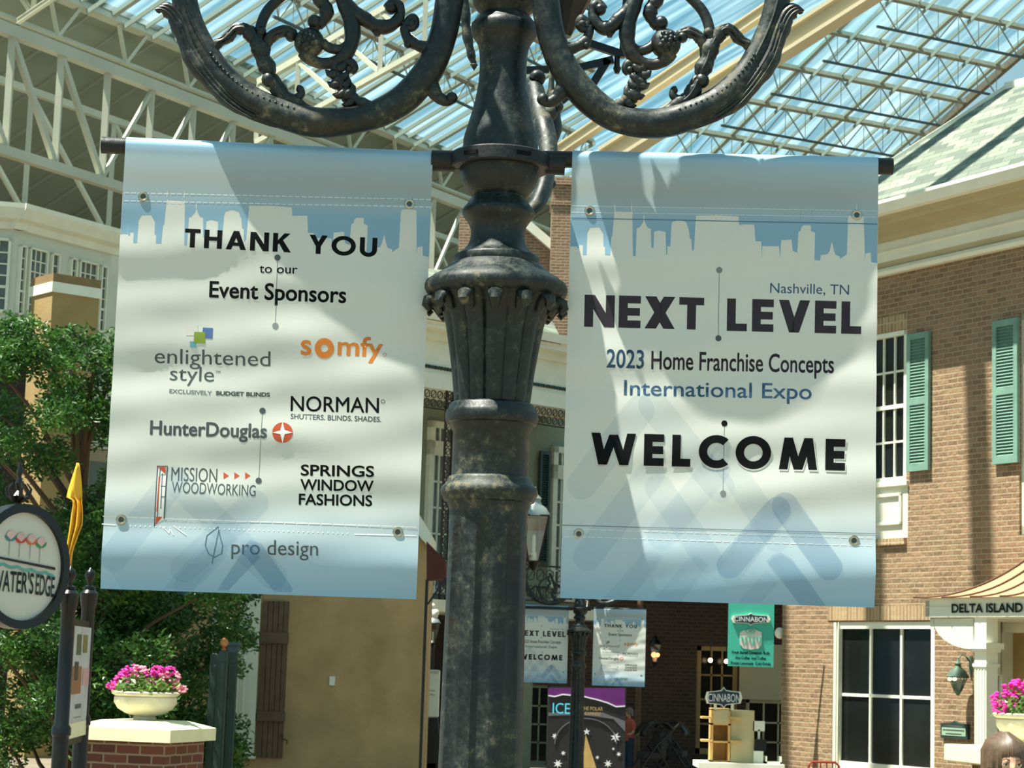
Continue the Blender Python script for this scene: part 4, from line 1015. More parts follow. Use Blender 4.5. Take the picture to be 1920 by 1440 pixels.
m = MB(); m.box((und[0], .0, und[2]), (und[1], .08, und[3]))
x0, x1, z0, z1 = und[0]+.14, und[1]-.12, und[2]+.2, und[3]-.16
for a, b, c, d in ((x0, x1, z0, z0+.05), (x0, x1, z1-.05, z1), (x0, x0+.05, z0, z1), (x1-.05, x1, z0, z1)): m.box((a, -.035, c), (b, 0, d))
m.box((und[0], -.05, und[3]-.06), (und[1]+.02, .02, und[3]+.02))
m.build('window_apron', TRIM2, bb_, bevel=.008)
r = rr(FR, 1650, 1010, 1700, 1022); m = MB(); m.box((upw[0], -.05, r[2]), (r[1], .1, r[3])); m.build('brick_sill', SOLDIER, bb_)
r = rr(FR, 1652, 592, 1700, 621); m = MB(); m.box((upw[0], -.012, r[2]), (r[1]+.02, .05, r[3])); m.build('brick_lintel', SOLDIER, bb_)
r = rr(FR, 1553, 1136, 1755, 1163); m = MB(); m.box((r[0], -.012, r[2]), (r[1], .05, r[3])); m.build('brick_lintel', SOLDIER, bb_)
r = rr(FR, 1701, 624, 1742, 883, -.05); shutter(bb_, *r)
r2 = (upw[0]-(r[1]-r[0])-.02, upw[0]-.02, r[2], r[3]); shutter(bb_, *r2)
r = rr(FR, 1862, 599, 1909, 869, -.05); shutter(bb_, *r)
# cornice: (out from the wall, height) profile swept along the front
cz = FR.at(1655, 520)[1]; xc0 = xl-.95
def sweep(name, prof, mat, x0=xc0, x1=xe+1): m = MB(); m.prism([(-a, b) for a, b in prof], x0, x1, axis='x'); return m.build(name, mat, bb_)
kk = (FR.at(1655, 395, -.86)[1]-cz)/1.40
sweep('cornice_bead', [(-.05, cz), (.10, cz), (.13, cz+kk*.10), (.10, cz+kk*.2), (-.05, cz+kk*.2)], WHITE, xl-.13)
sweep('cornice_cove', [(-.05, cz+kk*.2), (.06, cz+kk*.2), (.13, cz+kk*.36), (-.05, cz+kk*.36)], SOFFIT, xl-.13)
sweep('cornice_frieze', [(-.05, cz+kk*.36), (.13, cz+kk*.36), (.13, cz+kk*.62), (.16, cz+kk*.63), (.16, cz+kk*.66), (.13, cz+kk*.67), (.13, cz+kk*.92), (-.05, cz+kk*.92)], WHITE, xl-.16)
sweep('cornice_crown', [(-.05, cz+kk*.92), (.15, cz+kk*.92), (.22, cz+kk*1.02), (.24, cz+kk*1.10), (.62, cz+kk*1.14), (.66, cz+kk*1.22), (.72, cz+kk*1.24), (.78, cz+kk*1.34), (.80, cz+kk*1.40), (-.05, cz+kk*1.40)], SOFFIT)
ez = cz+kk*1.40
sweep('gutter', [(.80, ez-.06), (.90, ez-.05), (.96, ez+.08), (.96, ez+.13), (.78, ez+.13)], WHITE, xc0-.05)
def roof_sheet(F, parent, y0, z0, pitch, px, name='shingle_roof', mat=None):
    ny = -sin(pitch); nz = cos(pitch); n_ = F.ey*ny+Vector((0, 0, nz)); P0 = F.world(0, y0, z0); sl_ = F.ey*cos(pitch)+Vector((0, 0, sin(pitch)))
    loc = []; uv = []
    for x, y in px:
        d = hit(x, y, P0, n_)-P0; u = d.dot(F.ex); s_ = max(d.dot(sl_), -.05); uv.append((u, s_)); loc.append((u, y0+s_*cos(pitch), z0+s_*sin(pitch)))
    n = len(loc); m = MB(); m.add(loc+[(a, b+.0, c-.12) for a, b, c in loc], [tuple(range(n)), tuple(range(2*n-1, n-1, -1))]+[(i, (i+1) % n, (i+1) % n+n, i+n) for i in range(n)])
    o = m.build(name, mat or SHINGLE, parent); ul = o.data.uv_layers.new(name='UVMap'); uu = uv+uv
    for lp in o.data.loops: ul.data[lp.index].uv = uu[lp.vertex_index]
    return o, loc
rf, lc = roof_sheet(FR, bb_, -.86, ez+.06, radians(36), [(2060, 286), (2060, 120), (1888, 164), (1690, 292), (1560, 376), (1520, 402)])
m = MB(); m.bar(lc[3], lc[2], .07, .10); m.bar(lc[2], lc[1], .12, .14); m.bar(lc[4], lc[3], .07, .10); m.build('ridge_flashing', WHITE, bb_)
# entrance canopy
FC = Frame(FR.world(0, -1.25, 0), FR.a)
r = rr(FC, 1735, 1122, 1960, 1156); fx0 = FC.at(1735, 1140)[0]; fz0, fz1 = FC.at(1800, 1157)[1], FC.at(1800, 1121)[1]; fx1 = fx0+4.2
def toR(p): return p                                     # FC is FR pushed 1.25 forward: x and z agree
m = MB(); m.box((fx0, -1.25, fz0), (fx1, -1.17, fz1)); m.box((fx0, -1.25, fz0), (fx0+.08, 0, fz1)); m.box((fx0-.03, -1.29, fz1-.03), (fx1, 0, fz1)); m.box((fx0-.0, -1.262, fz0+.13), (fx1, -1.25, fz0+.14))
m.build('canopy_fascia', WHITE, bb_)
m = MB(); m.box((fx0+.05, -1.2, fz0-.02), (fx1, .0, fz0+.02)); m.build('canopy_ceiling', TRIM2, bb_)
m = MB(); N = 14; ap = FC.at(1922, 1008)[1]; hr = 1.15; xm = fx0+2.1
def bell(t): return t**2.1
rows = []
for i in range(N+1):
    t = i/N; ins = 1.75*t; z = fz1+hr*bell(t)
    rows.append([(fx0-.12+ins, -1.35+1.30*t, z), (fx1+.12-ins, -1.35+1.30*t, z), (fx1+.12-ins, 0, z), (fx0-.12+ins, 0, z)])
vs = [p for r_ in rows for p in r_]; fs = []
for i in range(N):
    a = i*4; fs += [(a, a+1, a+5, a+4), (a+3, a, a+4, a+7)]
m.add(vs, fs); m.build('copper_roof', COPPER, bb_, True, ang=60)
for j in range(9):
    s_ = j/8; m = MB(); pts = []
    for i in range(N+1):
        a, b = rows[i][0], rows[i][1]; pts.append((a[0]+(b[0]-a[0])*s_, a[1]-.01, a[2]+.01))
    m.tube(pts, .012, 6); m.build('standing_seam', BROWNWOOD, bb_)
for s_ in (.35, .7):
    m = MB(); m.tube([(rows[i][3][0]-.0, rows[i][0][1]*(1-s_), rows[i][0][2]+.01) for i in range(N+1)], .012, 6); m.build('standing_seam', BROWNWOOD, bb_)
def wall_text(F, parent, body, x0, y0, x1, y1, cap, mat, off=0, yl=-.01, hv=None, name='lettering', sx=1, local=None):
    V, Fs = heavy_mesh(body, *hv) if hv else text_mesh(body, off)
    a = F.at(x0, y0); b = F.at(x1, y1); c = F.at(x0, y0-cap); h = c[1]-a[1]
    m = MB(); m.add([(a[0]+(b[0]-a[0])*u, yl, (a[1]+b[1])/2+h*v) for u, v in V], Fs); return m.build(name, mat, parent)
wall_text(FC, bb_, 'DELTA ISLAND MERCANTILE', 1786, 1146, 2055, 1149, 16, DKGREEN, .05, -1.27)
# arch brackets, pilaster, soldier strip, doorway
px0 = FC.at(1824, 1300)[0]; px1 = FC.at(1846, 1300)[0]
m = MB(); pr_ = [(0, fz0)]
for i in range(9): t = pi/2*i/8; pr_.append((1.1*sin(t)*1.0-.0, fz0-.75*(1-cos(t))))
m.prism([(-y, z) for y, z in [(0, fz0), (1.2, fz0), (1.2, fz0-.16)]+[(1.15-1.0*sin(pi/2*i/8), fz0-.16-.55*(1-cos(pi/2*i/8))) for i in range(9)]+[(0, fz0-.75)]], fx0+.04, fx0+.12, axis='x')
m.build('canopy_bracket', TRIM2, bb_)
m = MB(); m.prism([(fx0+.1, fz0), (px0-.05, fz0), (px0-.05, fz0-.42)]+[(px0-.05-(px0-fx0-.15)*sin(pi/2*i/8), fz0-.42+.40*(1-cos(pi/2*i/8))) for i in range(9)], -1.2, -1.12); m.build('canopy_arch', TRIM2, bb_)
m = MB(); capz = FC.at(1835, 1205)[1]; bz_ = FC.at(1835, 1396)[1]; mz = FC.at(1835, 1247)[1]
m.box((px0, -1.22, bz_-.2), (px1, -1.02, capz)); m.box((px0-.06, -1.28, capz-.08), (px1+.06, -.96, capz)); m.box((px0-.03, -1.25, capz-.12), (px1+.03, -.99, capz-.08)); m.box((px0-.02, -1.24, mz-.02), (px1+.02, -1.0, mz+.02))
for i in range(4): x = px0+(px1-px0)*(i+.5)/4; m.box((x-.008, -1.235, bz_), (x+.008, -1.21, mz-.05))
m.box((px0, -1.22, capz), (px1, -1.02, fz0))
m.build('pilaster', WHITE, bb_)
m = MB(); m.box((dor[0]+.02, .25, 0), (dor[1], .3, dor[3])); m.build('doorway_wall', OCHRE, bb_)
m = MB(); r = rr(FR, 1866, 1172, 1884, 1440, .1); m.box((r[0]-.05, .05, 0), (r[1], .25, dor[3])); m.box((r[0], .05, dor[3]-.15), (dor[1], .25, dor[3])); m.build('door_casing', TRIM2, bb_)
m = MB(); r = rr(FR, 1848, 1160, 1867, 1440); m.box((r[0], -.01, 0), (r[1], .06, dor[3]+.1)); m.build('dark_brick_jamb', BRICKRED, bb_)
bd = rr(FR, 1896, 1195, 1960, 1236, -.1)
sg_ = thing('notice_board', 'small black framed board hanging in the entrance at the right edge', 'sign', FR.world(bd[0], .2, bd[2]), FR.a)
m = MB(); W_, H_ = bd[1]-bd[0], bd[3]-bd[2]; m.box((0, -.04, 0), (W_, 0, H_)); m.build('frame', BLACK, sg_)
m = MB(); m.box((.05, -.045, .05), (W_-.05, -.03, H_-.05)); m.build('panel', plain('grey_green_slate', (104, 112, 98), .6), sg_)
m = MB()
for i in range(4):
    for j in range(3): m.box((.08+i*.1, -.05, .08+j*.07), (.15+i*.1, -.045, .11+j*.07))
m.build('lettering', INKLINE, sg_)

# wall lantern, plaque
VERDI = plain('verdigris_copper', (92, 118, 100), .6, .3, .2, 20)
lp_ = FR.at(1796, 1300, -.25); fz = lp_[1]
wl = thing('wall_lantern', 'verdigris wall lantern with two lit bulbs beside the white pilaster', 'lantern', FR.world(lp_[0], -.25, fz), FR.a)
BULB = emit('warm_bulb', (255, 226, 170), 9)
m = MB(); H_ = 72*28.5/FPX
m.lathe([(.015, 0), (.03, .02), (.045, .05), (.10, .22)], 6); m.lathe([(.15, .24), (.155, .26), (.11, .34), (.05, .39), (.04, .42), (.055, .44), (.02, .47), (.006, .52)], 16)
for i in range(6): a = i*pi/3; m.bar((.05*cos(a), .05*sin(a), .06), (.13*cos(a), .13*sin(a), .25), .012)
m.tube([(0, 0, .50), (.0, .06, .56), (0, .15, .54), (0, .24, .45)], .012, 8); m.tube([(0, .24, .3), (.0, .245, .55)], .03, 10)
m.v = [(a, b, c-.03) for a, b, c in m.v]
m.build('frame', VERDI, wl, True)
m = MB(); m.lathe([(.045, .03), (.125, .21)], 6); m.build('lantern_glass', LGLASS, wl)
for sx in (-1, 1): m = MB(); m.ball((sx*.05, -.105, .20), .028, 10); m.build('bulb', BULB, wl, True)
r = rr(FR, 1765, 1352, 1815, 1385, -.04)
pq = thing('plaque', 'small dark green plaque with arched top on the brick wall under the wall lantern', 'plaque', FR.world(r[0], -.005, r[2]), FR.a); W_, H_ = r[1]-r[0], r[3]-r[2]
m = MB(); m.prism([(0, 0), (W_, 0), (W_, H_*.85), (W_*.6, H_*.9), (W_*.5, H_*1.02), (W_*.4, H_*.9), (0, H_*.85)], -.05, 0); m.build('board', DKGREEN, pq)
m = MB(); m.box((.03, -.055, .04), (W_-.03, -.05, H_*.62)); m.build('panel', plain('pale_green_panel', (142, 172, 146), .6), pq)
m = MB()
for i, (a, b) in enumerate(((.2, .8), (.1, .9), (.15, .85))): m.box((W_*a, -.058, .06+i*.05), (W_*b, -.054, .075+i*.05))
m.box((W_*.25, -.055, H_*.72), (W_*.75, -.05, H_*.76)); m.build('lettering', INKGREY, pq)

# ------------------------------------------------------------------ gallery house in the middle
FG = Frame(un(925, 700, 36), radians(45))
gb = thing('gallery_house', 'sage green house with shingle roof and upstairs gallery behind the near lamp post', 'building', FG.P, FG.a)
gxa = FG.at(640, 800)[0]; gxb = FG.at(1150, 800)[0]
gz = lambda py, y=0: FG.at(925, py, y)[1]
zc0, zc1, zc2 = gz(746), gz(706), gz(660)
m = MB(); m.box((gxa, -.02, zc0), (gxb, .12, zc0+.26)); m.box((gxa, .0, zc0+.26), (gxb, .12, zc2+.2)); m.box((gxa, -.10, zc2+.02), (gxb, .1, zc2+.16)); m.box((gxa, -.36, zc2+.16), (gxb, .1, zc2+.3)); m.box((gxa, .12, zc0+.1), (gxb, 1.8, zc0+.16))
m.build('cornice', WHITE, gb)
m = MB(); x = gxa
while x < gxb:
    m.tube([(x, -.012, zc0+.36), (x, -.03, zc0+.36)], .034, 8); m.box((x+.05, -.03, zc0+.33), (x+.09, .0, zc0+.39)); x += .14
m.build('ornament_row', DKGREEN, gb)
m = MB(); m.prism([(-a, b) for a, b in [(.36, zc2+.24), (.46, zc2+.28), (.5, zc2+.42), (.34, zc2+.42)]], gxa, gxb, axis='x'); m.build('gutter', WHITE, gb)
roof_sheet(FG, gb, -.40, zc2+.40, radians(32), [(640, 560), (770, 500), (840, 507), (920, 520), (1005, 566), (1030, 592), (1080, 655), (1110, 702), (640, 600)])
GW = 1.7
gfl = gz(1135)
m = MB(); d1 = rr(FG, 796, 790, 832, 1095, GW); d2 = rr(FG, 1029, 838, 1062, 1095, GW)
holed(m, gxa, gxb+1.2, gfl, zc0+.1, [], GW); m.build('gallery_wall', SAGE, gb)
for d_ in (d1, d2):
    w_ = .85; xa = d_[0]; z1_ = d_[3]
    window(gb, xa, xa+w_, gfl+.2, z1_-.5, 4, 5, y=GW-.04, fw=.12, mw=.035, fm=TRIM2, gm=GREYGLASS, name='french_door'); window(gb, xa, xa+w_, z1_-.5, z1_, 4, 1, y=GW-.04, fw=.12, fm=TRIM2, gm=GREYGLASS, name='transom_window')
s_ = rr(FG, 1010, 846, 1029, 1060, GW-.08); shutter(gb, s_[0], s_[1], s_[2], s_[3], GW-.08, DKGREEN)
# lace ironwork: posts, top fringe, rail
LACE = plain('brown_lace_iron', (52, 42, 34), .7, .1, .2, 10)
def lace(m, x0, x1, z0, z1, y, step):
    nx = max(1, round((x1-x0)/step)); nz = max(1, round((z1-z0)/step))
    for i in range(nx):
        for j in range(nz):
            cx = x0+(x1-x0)*(i+.5)/nx; cz_ = z0+(z1-z0)*(j+.5)/nz; r_ = min((x1-x0)/nx, (z1-z0)/nz)*.42
            pts = [(cx+r_*cos(t*pi/4)*(1+.25*sin(t*3)), y, cz_+r_*sin(t*pi/4)) for t in range(9)]; m.tube(pts, .010, 5, cap=False)
            m.bar((cx-r_*.8, y, cz_-r_*.8), (cx+r_*.8, y, cz_+r_*.8), .010)
for cx in (838, 1100, 700):
    xx = FG.at(cx, 900)[0]; m = MB(); m.box((xx-.09, -.02, gfl), (xx-.07, .02, zc0)); m.box((xx+.07, -.02, gfl), (xx+.09, .02, zc0)); lace(m, xx-.07, xx+.07, gfl, zc0, 0, .14); m.build('lace_post', LACE, gb)
m = MB(); lace(m, gxa, gxb, zc0-.32, zc0-.02, 0, .15); m.box((gxa, -.02, zc0-.35), (gxb, .02, zc0-.33)); m.build('lace_fringe', LACE, gb)
zr0 = gz(1052); m = MB(); m.box((gxa, -.02, zr0-.03), (gxb, .02, zr0)); m.box((gxa, -.02, gfl+.12), (gxb, .02, gfl+.14)); lace(m, gxa, gxb, gfl+.14, zr0-.03, 0, .24); m.build('gallery_rail', LACE, gb)
m = MB(); m.box((gxa, -.08, gfl-.16), (gxb, GW, gfl+.04)); m.build('gallery_floor', TRIM2, gb)
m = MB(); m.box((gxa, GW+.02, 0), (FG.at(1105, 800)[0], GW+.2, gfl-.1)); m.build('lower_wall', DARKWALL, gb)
m = MB(); r = rr(FG, 976, 1150, 1003, 1440, .2); m.box((r[0]-.1, .15, 0), (r[0]+.25, .3, gfl-.16)); m.build('green_post', SAGE, gb)

# brick gable and chimney behind it
FK = Frame(un(960, 500, 48), 0)
gk = thing('brick_gable', 'brown brick gable with white sloping trim and tall chimney behind the gallery roof', 'building', FK.P, FK.a)
pl = [FK.at(x, y) for x, y in ((862, 404), (925, 372), (984, 425), (1028, 463), (1100, 522))]
m = MB(); zz = 0; m.prism([(pl[0][0], zz)]+pl+[(pl[4][0], zz)], 0, 2.0); m.build('gable_wall', BRICKDK, gk)
m = MB(); m.bar((pl[1][0], -.06, pl[1][1]+.05), (pl[4][0], -.06, pl[4][1]+.05), .25, .20); m.build('rake_trim', WHITE, gk)
r = rr(FK, 1032, 345, 1100, 620, -.6); m = MB(); m.box((r[0], -.6, r[2]-2), (r[0]+1.1, .3, r[3])); m.box((r[0]-.05, -.65, r[3]-.02), (r[0]+1.15, .35, r[3]+.16)); m.box((r[0]-.03, -.63, r[3]-.5), (r[0]+1.13, .33, r[3]-.42)); m.build('chimney', BRICKDK, gk)

# ------------------------------------------------------------------ shadowed shopfront under the banners
FS = Frame(un(1240, 1250, 42), 0)
sf = thing('shopfront', 'dark brick shopfront in deep shade below the right banner', 'building', FS.P, 0)
xa, xb = FS.at(965, 1300)[0], FS.at(1560, 1300)[0]
wn1 = rr(FS, 1305, 1212, 1382, 1440); wn1 = (wn1[0], wn1[1], .3, wn1[3]); wn2 = rr(FS, 1398, 1312, 1466, 1440); wn2 = (wn2[0], wn2[1]+.3, 0.1, wn2[3])
dr = rr(FS, 990, 1285, 1030, 1440); dr = (dr[0], dr[1], 0, dr[3])
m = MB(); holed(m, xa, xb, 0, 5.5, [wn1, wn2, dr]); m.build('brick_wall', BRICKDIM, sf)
window(sf, *wn1, 3, 4, y=.1, fw=.09, fm=OCHRE); window(sf, *wn2, 3, 3, y=.1, fw=.07, fm=SOFFIT); window(sf, *dr, 2, 4, y=.1, fw=.05, fm=SAGE, name='door')
r = rr(FS, 1386, 1208, 1466, 1312); m = MB(); m.box((r[0], -.06, r[2]), (r[1]+.3, 0, r[3])); m.build('cream_panel', SOFFIT, sf)
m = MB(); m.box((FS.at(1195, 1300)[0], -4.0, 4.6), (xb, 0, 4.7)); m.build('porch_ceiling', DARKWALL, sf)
m = MB(); xx = FS.at(1197, 1300, -2.5)[0]; m.tube([(xx, -2.5, 0), (xx, -2.5, 4.6)], .055, 10); m.build('porch_post', BROWNWOOD, sf)
for x, y, nm in ((1332, 1238, 'a'), (1362, 1240, 'b')):
    P = un(x, y, 41.5); t = thing('pendant_lamp', ('left' if nm == 'a' else 'right')+' one of the two small lit lamps glowing at the dark shop window', 'lamp', P)
    m = MB(); m.ball((0, 0, 0), .045, 10); m.build('bulb', BULB, t, True)
    m = MB(); m.lathe([(.10, -.06), (.08, -.08), (.02, -.12)], 12); m.tube([(0, 0, .05), (0, 0, .5)], .01, 6); m.build('fixture', BLACK, t, True)
P = un(1228, 1228, 41.6); t = thing('wall_lantern', 'dark lantern with an orange glow on the shaded brick wall', 'lantern', P); lantern_parts(t, 0, 0, -.18, .75, BLACK)
m = MB(); m.ball((-.03, -.1, 0), .05, 10); m.ball((.05, -.08, 0), .04, 10); m.build('bulb', emit('orange_bulb', (255, 150, 80), 5), t, True)

# round white awning lamp by the brick corner
P = un(1462, 1187, 33.2); t = thing('globe_lamp', 'small white half-round lamp poking out at the left corner of the brick building', 'lamp', P)
m = MB(); m.ball((0, 0, 0), .075, 14, sc=(1.1, 1, 1.2)); m.build('shade', WHITE, t, True); m = MB(); m.tube([(0, 0, 0), (.12, .1, 0)], .015, 8); m.build('arm', BLACK, t)

# ------------------------------------------------------------------ signs and stands in the shade
def flat_frame(Y, ang=0, px=1240): return Frame(un(px, 1250, Y), ang)
CYANB = plain('turquoise_banner_cloth', (58, 172, 150), .6, 0, .03)
NAVYP = plain('navy_sign_paint', (24, 52, 66), .5, 0, .05)
def badge(F, parent, x0, y0, x1, y1, yl, word, s=1.0):
    """dark lozenge badge with white rim"""
    cx, cy = (x0+x1)/2, (y0+y1)/2; w, h = (x1-x0)/2, (y1-y0)/2
    sh = lambda k: [(cx-w*k, cy), (cx-w*.92*k, cy-h*.55*k), (cx-w*.45*k, cy-h*.62*k), (cx-w*.12*k, cy-h*.72*k), (cx, cy-h*k), (cx+w*.12*k, cy-h*.72*k), (cx+w*.45*k, cy-h*.62*k), (cx+w*.92*k, cy-h*.55*k), (cx+w*k, cy), (cx+w*.92*k, cy+h*.55*k), (cx+w*.45*k, cy+h*.62*k), (cx+w*.12*k, cy+h*.72*k), (cx, cy+h*k), (cx-w*.12*k, cy+h*.72*k), (cx-w*.45*k, cy+h*.62*k), (cx-w*.92*k, cy+h*.55*k)]
    m = MB(); m.prism([F.at(*q) for q in sh(1)], yl-.03, yl); b = m.build('badge', WHITE, parent)
    m = MB(); m.prism([F.at(*q) for q in sh(.88)], yl-.035, yl-.03); m.build('badge_panel', NAVYP, b)
    wall_text(F, b, word, x0+w*.14, cy+h*.38, x1-w*.14, cy+h*.38, h*.74, THREAD, 0, yl-.045)
    return b
F1 = flat_frame(32, 0, 1408); t = thing('cinnamon_roll_banner', 'turquoise banner with a cinnamon roll picture, hanging right of the small banners', 'banner', F1.P, 0)
r = rr(F1, 1365, 1120, 1451, 1250); m = MB(); m.box((r[0], -.01, r[2]), (r[1], .0, r[3])); m.build('cloth', CYANB, t)
m = MB(); m.tube([(r[0]-.05, -.0, r[3]), (r[1]+.4, -.0, r[3])], .02, 8); m.build('banner_bar', BLACK, t)
badge(F1, t, 1371, 1149, 1444, 1173, -.012, 'CINNABON')
roll = [F1.at(1408+22*cos(a)*(1 if sin(a) < .2 else .95), 1200+(15 if sin(a) > 0 else 20)*sin(a)) for a in [2*pi*i/24 for i in range(24)]]
m = MB(); m.prism([F1.at(1387, 1186), F1.at(1387, 1208), F1.at(1394, 1216), F1.at(1408, 1218), F1.at(1422, 1216), F1.at(1428, 1208), F1.at(1428, 1186), F1.at(1420, 1181), F1.at(1408, 1179), F1.at(1396, 1181)], -.02, -.01); rl = m.build('roll_print', INKLINE, t)
m = MB(); sp = []
for i in range(26): a = i*.5; k = i/26; sp.append(F1.at(1408+15*k*cos(a), 1184+6*k*sin(a)))
for a, b in zip(sp, sp[1:]): m.bar((a[0], -.024, a[1]), (b[0], -.024, b[1]), .012)
for x, h in ((1391, 8), (1398, 14), (1405, 9), (1412, 16), (1419, 8), (1425, 12)): a = F1.at(x, 1194); b = F1.at(x, 1194+h); m.bar((a[0], -.024, a[1]), (b[0], -.024, b[1]), .02)
m.build('roll_swirl', CYANB, rl)
for i, (s_, a, b) in enumerate((('Fresh Baked Cinnamon Rolls', 1372, 1443), ('Hot Coffee  Iced Coffee', 1379, 1436), ('Frozen Lemonade  Cold Drinks', 1370, 1445))): wall_text(F1, t, s_, a, 1226+10*i, b, 1227+10*i, 5.5, NAVYP, .04, -.013)
# stand with its sign
F2 = flat_frame(30, 0, 1360)
t = thing('display_stand', 'light wooden shelf stand with a badge sign on top, before the dark window', 'stand', F2.P, 0)
PLY = plain('pale_plywood', (196, 184, 140), .7, 0, .06, 4); PLYE = plain('ply_edge', (216, 176, 108), .7)
r = rr(F2, 1333, 1330, 1369, 1430); m = MB()
for x in (r[0], r[1]-.03): m.box((x, -.02, r[2]), (x+.03, .35, r[3]))
for py in (1330, 1358, 1391, 1428): z = F2.at(1350, py)[1]; m.box((r[0], -.02, z-.012), (r[1], .35, z+.012))
m.box((r[0], .33, r[2]), (r[1], .35, r[3])); m.build('shelf_unit', PLYE, t)
r3 = rr(F2, 1370, 1332, 1414, 1430); m = MB(); m.box((r3[0], .0, r3[2]), (r3[1], .3, r3[3])); m.build('cabinet', PLY, t)
r4 = rr(F2, 1337, 1331, 1366, 1357); m = MB(); m.box((r4[0], -.03, r4[2]), (r4[1], -.02, r4[3])); m.build('upper_panel', PLY, t)
for a, b, c in ((1314, 1334, 1345), (1368, 1388, 1346), (1314, 1334, 1388), (1368, 1389, 1390)): q = rr(F2, a, c-2, b, c+2); m = MB(); m.box((q[0], -.15, q[2]), (q[1], .1, q[3])); m.build('side_shelf', PLYE, t)
badge(F2, t, 1322, 1288, 1391, 1328, -.02, 'CINNABON')
m = MB()
for px in (1341, 1373): q = F2.at(px, 1318); m.box((q[0]-.02, -.03, F2.at(px, 1332)[1]), (q[0]+.02, -.0, q[1])); 
m.build('sign_leg', WHITE, t)
t = thing('counter', 'white topped counter under the light wooden shelf stand', 'counter', F2.P, 0)
q = rr(F2, 1306, 1430, 1466, 1440); m = MB(); m.box((q[0], -.3, q[3]-.08), (q[1], .6, q[3])); m.build('counter_top', WHITE, t); m = MB(); m.box((q[0]+.1, -.2, 0), (q[1]-.1, .5, q[3]-.08)); m.build('counter_base', DARKWALL, t)
ct_z = q[3]
t = thing('cash_register', 'white till with raised screen on the white topped counter', 'till', F2.P, 0)
m = MB(); q = rr(F2, 1412, 1352, 1434, 1371); m.box((q[0], 0, q[2]), (q[1], .04, q[3])); m.build('customer_display', WHITE, t)
m = MB(); q = rr(F2, 1414, 1386, 1436, 1408); m.box((q[0], -.05, q[2]), (q[1], -.02, q[3])); m.build('screen', DARKGLASS, t)
m = MB(); q = rr(F2, 1412, 1408, 1430, 1430); m.box((q[0], -.05, ct_z), (q[1], .2, q[3])); q2 = rr(F2, 1421, 1368, 1425, 1410); m.box((q2[0], 0, q2[2]), (q2[1], .03, q2[3])); m.build('till_body', WHITE, t)
t = thing('paper_tray', 'low white tray on the counter by the brick corner', 'tray', F2.P, 0); q = rr(F2, 1434, 1418, 1464, 1430); m = MB(); m.box((q[0], -.1, ct_z), (q[1], .2, ct_z+.03)); m.box((q[0], -.1, ct_z), (q[0]+.02, .2, q[3])); m.box((q[1]-.02, -.1, ct_z), (q[1], .2, q[3])); m.build('tray', WHITE, t)
# tall winter show poster
F3 = flat_frame(33, 0, 1100); t = thing('show_poster', 'tall dark winter show poster with a purple top, behind the far lamp post', 'poster', F3.P, 0)
q = rr(F3, 1027, 1289, 1173, 1440); m = MB(); m.box((q[0], 0, 0), (q[1], .08, q[3])); m.build('poster_board', plain('black_poster', (24, 22, 26), .5, 0, .3, 6), t)
def flatpoly(F, parent, name, pts, mat, yl): m = MB(); m.prism([F.at(*p) for p in pts], yl-.004, yl); return m.build(name, mat, parent)
PURP = plain('purple_poster_ink', (92, 22, 104), .5); ICEB = plain('ice_blue_ink', (90, 210, 250), .4); GOLD = plain('gold_ink', (186, 158, 96), .5); SNOW = plain('snow_white_ink', (222, 226, 228), .5); GREYB = plain('grey_cloud_ink', (96, 96, 104), .5)
flatpoly(F3, t, 'purple_band', [(1028, 1290), (1172, 1290), (1172, 1324), (1155, 1325), (1140, 1318), (1120, 1312), (1095, 1306), (1075, 1304), (1055, 1302), (1040, 1306), (1028, 1304)], PURP, -.002)
sc = []; top = [(1028, 1304), (1040, 1306), (1055, 1302), (1075, 1304), (1095, 1306), (1120, 1312), (1140, 1318), (1155, 1325), (1172, 1324)]
m = MB()
for a, b in zip(top, top[1:]): A_, B_ = F3.at(*a), F3.at(*b); m.bar((A_[0], -.008, A_[1]), (B_[0], -.008, B_[1]), .02)
m.build('snow_edge', SNOW, t)
flatpoly(F3, t, 'grey_band', [(1028, 1342), (1090, 1340), (1150, 1348), (1172, 1372), (1172, 1352), (1130, 1336), (1028, 1336)], GREYB, -.003)
wall_text(F3, t, 'ICE!', 1036, 1338, 1074, 1338, 20, ICEB, 0, -.008); wall_text(F3, t, 'THE POLAR', 1090, 1332, 1130, 1332, 7, GOLD, 0, -.008); wall_text(F3, t, 'EXPRESS', 1097, 1341, 1126, 1341, 6, GOLD, 0, -.008)
m = MB(); P_ = [F3.at(1098+58*cos(a), 1395+48*-sin(a)) for a in [pi*i/20 for i in range(21)]]
for a, b in zip(P_, P_[1:]): m.bar((a[0], -.008, a[1]), (b[0], -.008, b[1]), .015)
m.build('arch_print', GREYB, t)
rng = random.Random(5)
def starpoly(cx, cy, r_, n): return [(cx+(r_ if i % 2 else r_*.4)*cos(pi*i/n+.3), cy+(r_ if i % 2 else r_*.4)*sin(pi*i/n+.3)) for i in range(2*n)]
for cx, cy, r_, n in ((1154, 1382, 10, 7), (1040, 1380, 6, 6), (1100, 1372, 7, 5), (1046, 1432, 9, 7), (1140, 1432, 8, 7), (1160, 1414, 5, 6), (1056, 1412, 5, 6), (1120, 1420, 4, 6), (1150, 1404, 3, 6)):
    flatpoly(F3, t, 'snowflake_print', starpoly(cx, cy, r_, n), SNOW, -.009)
flatpoly(F3, t, 'tree_print', [(1098, 1376), (1118, 1440), (1092, 1440)], GOLD, -.006)
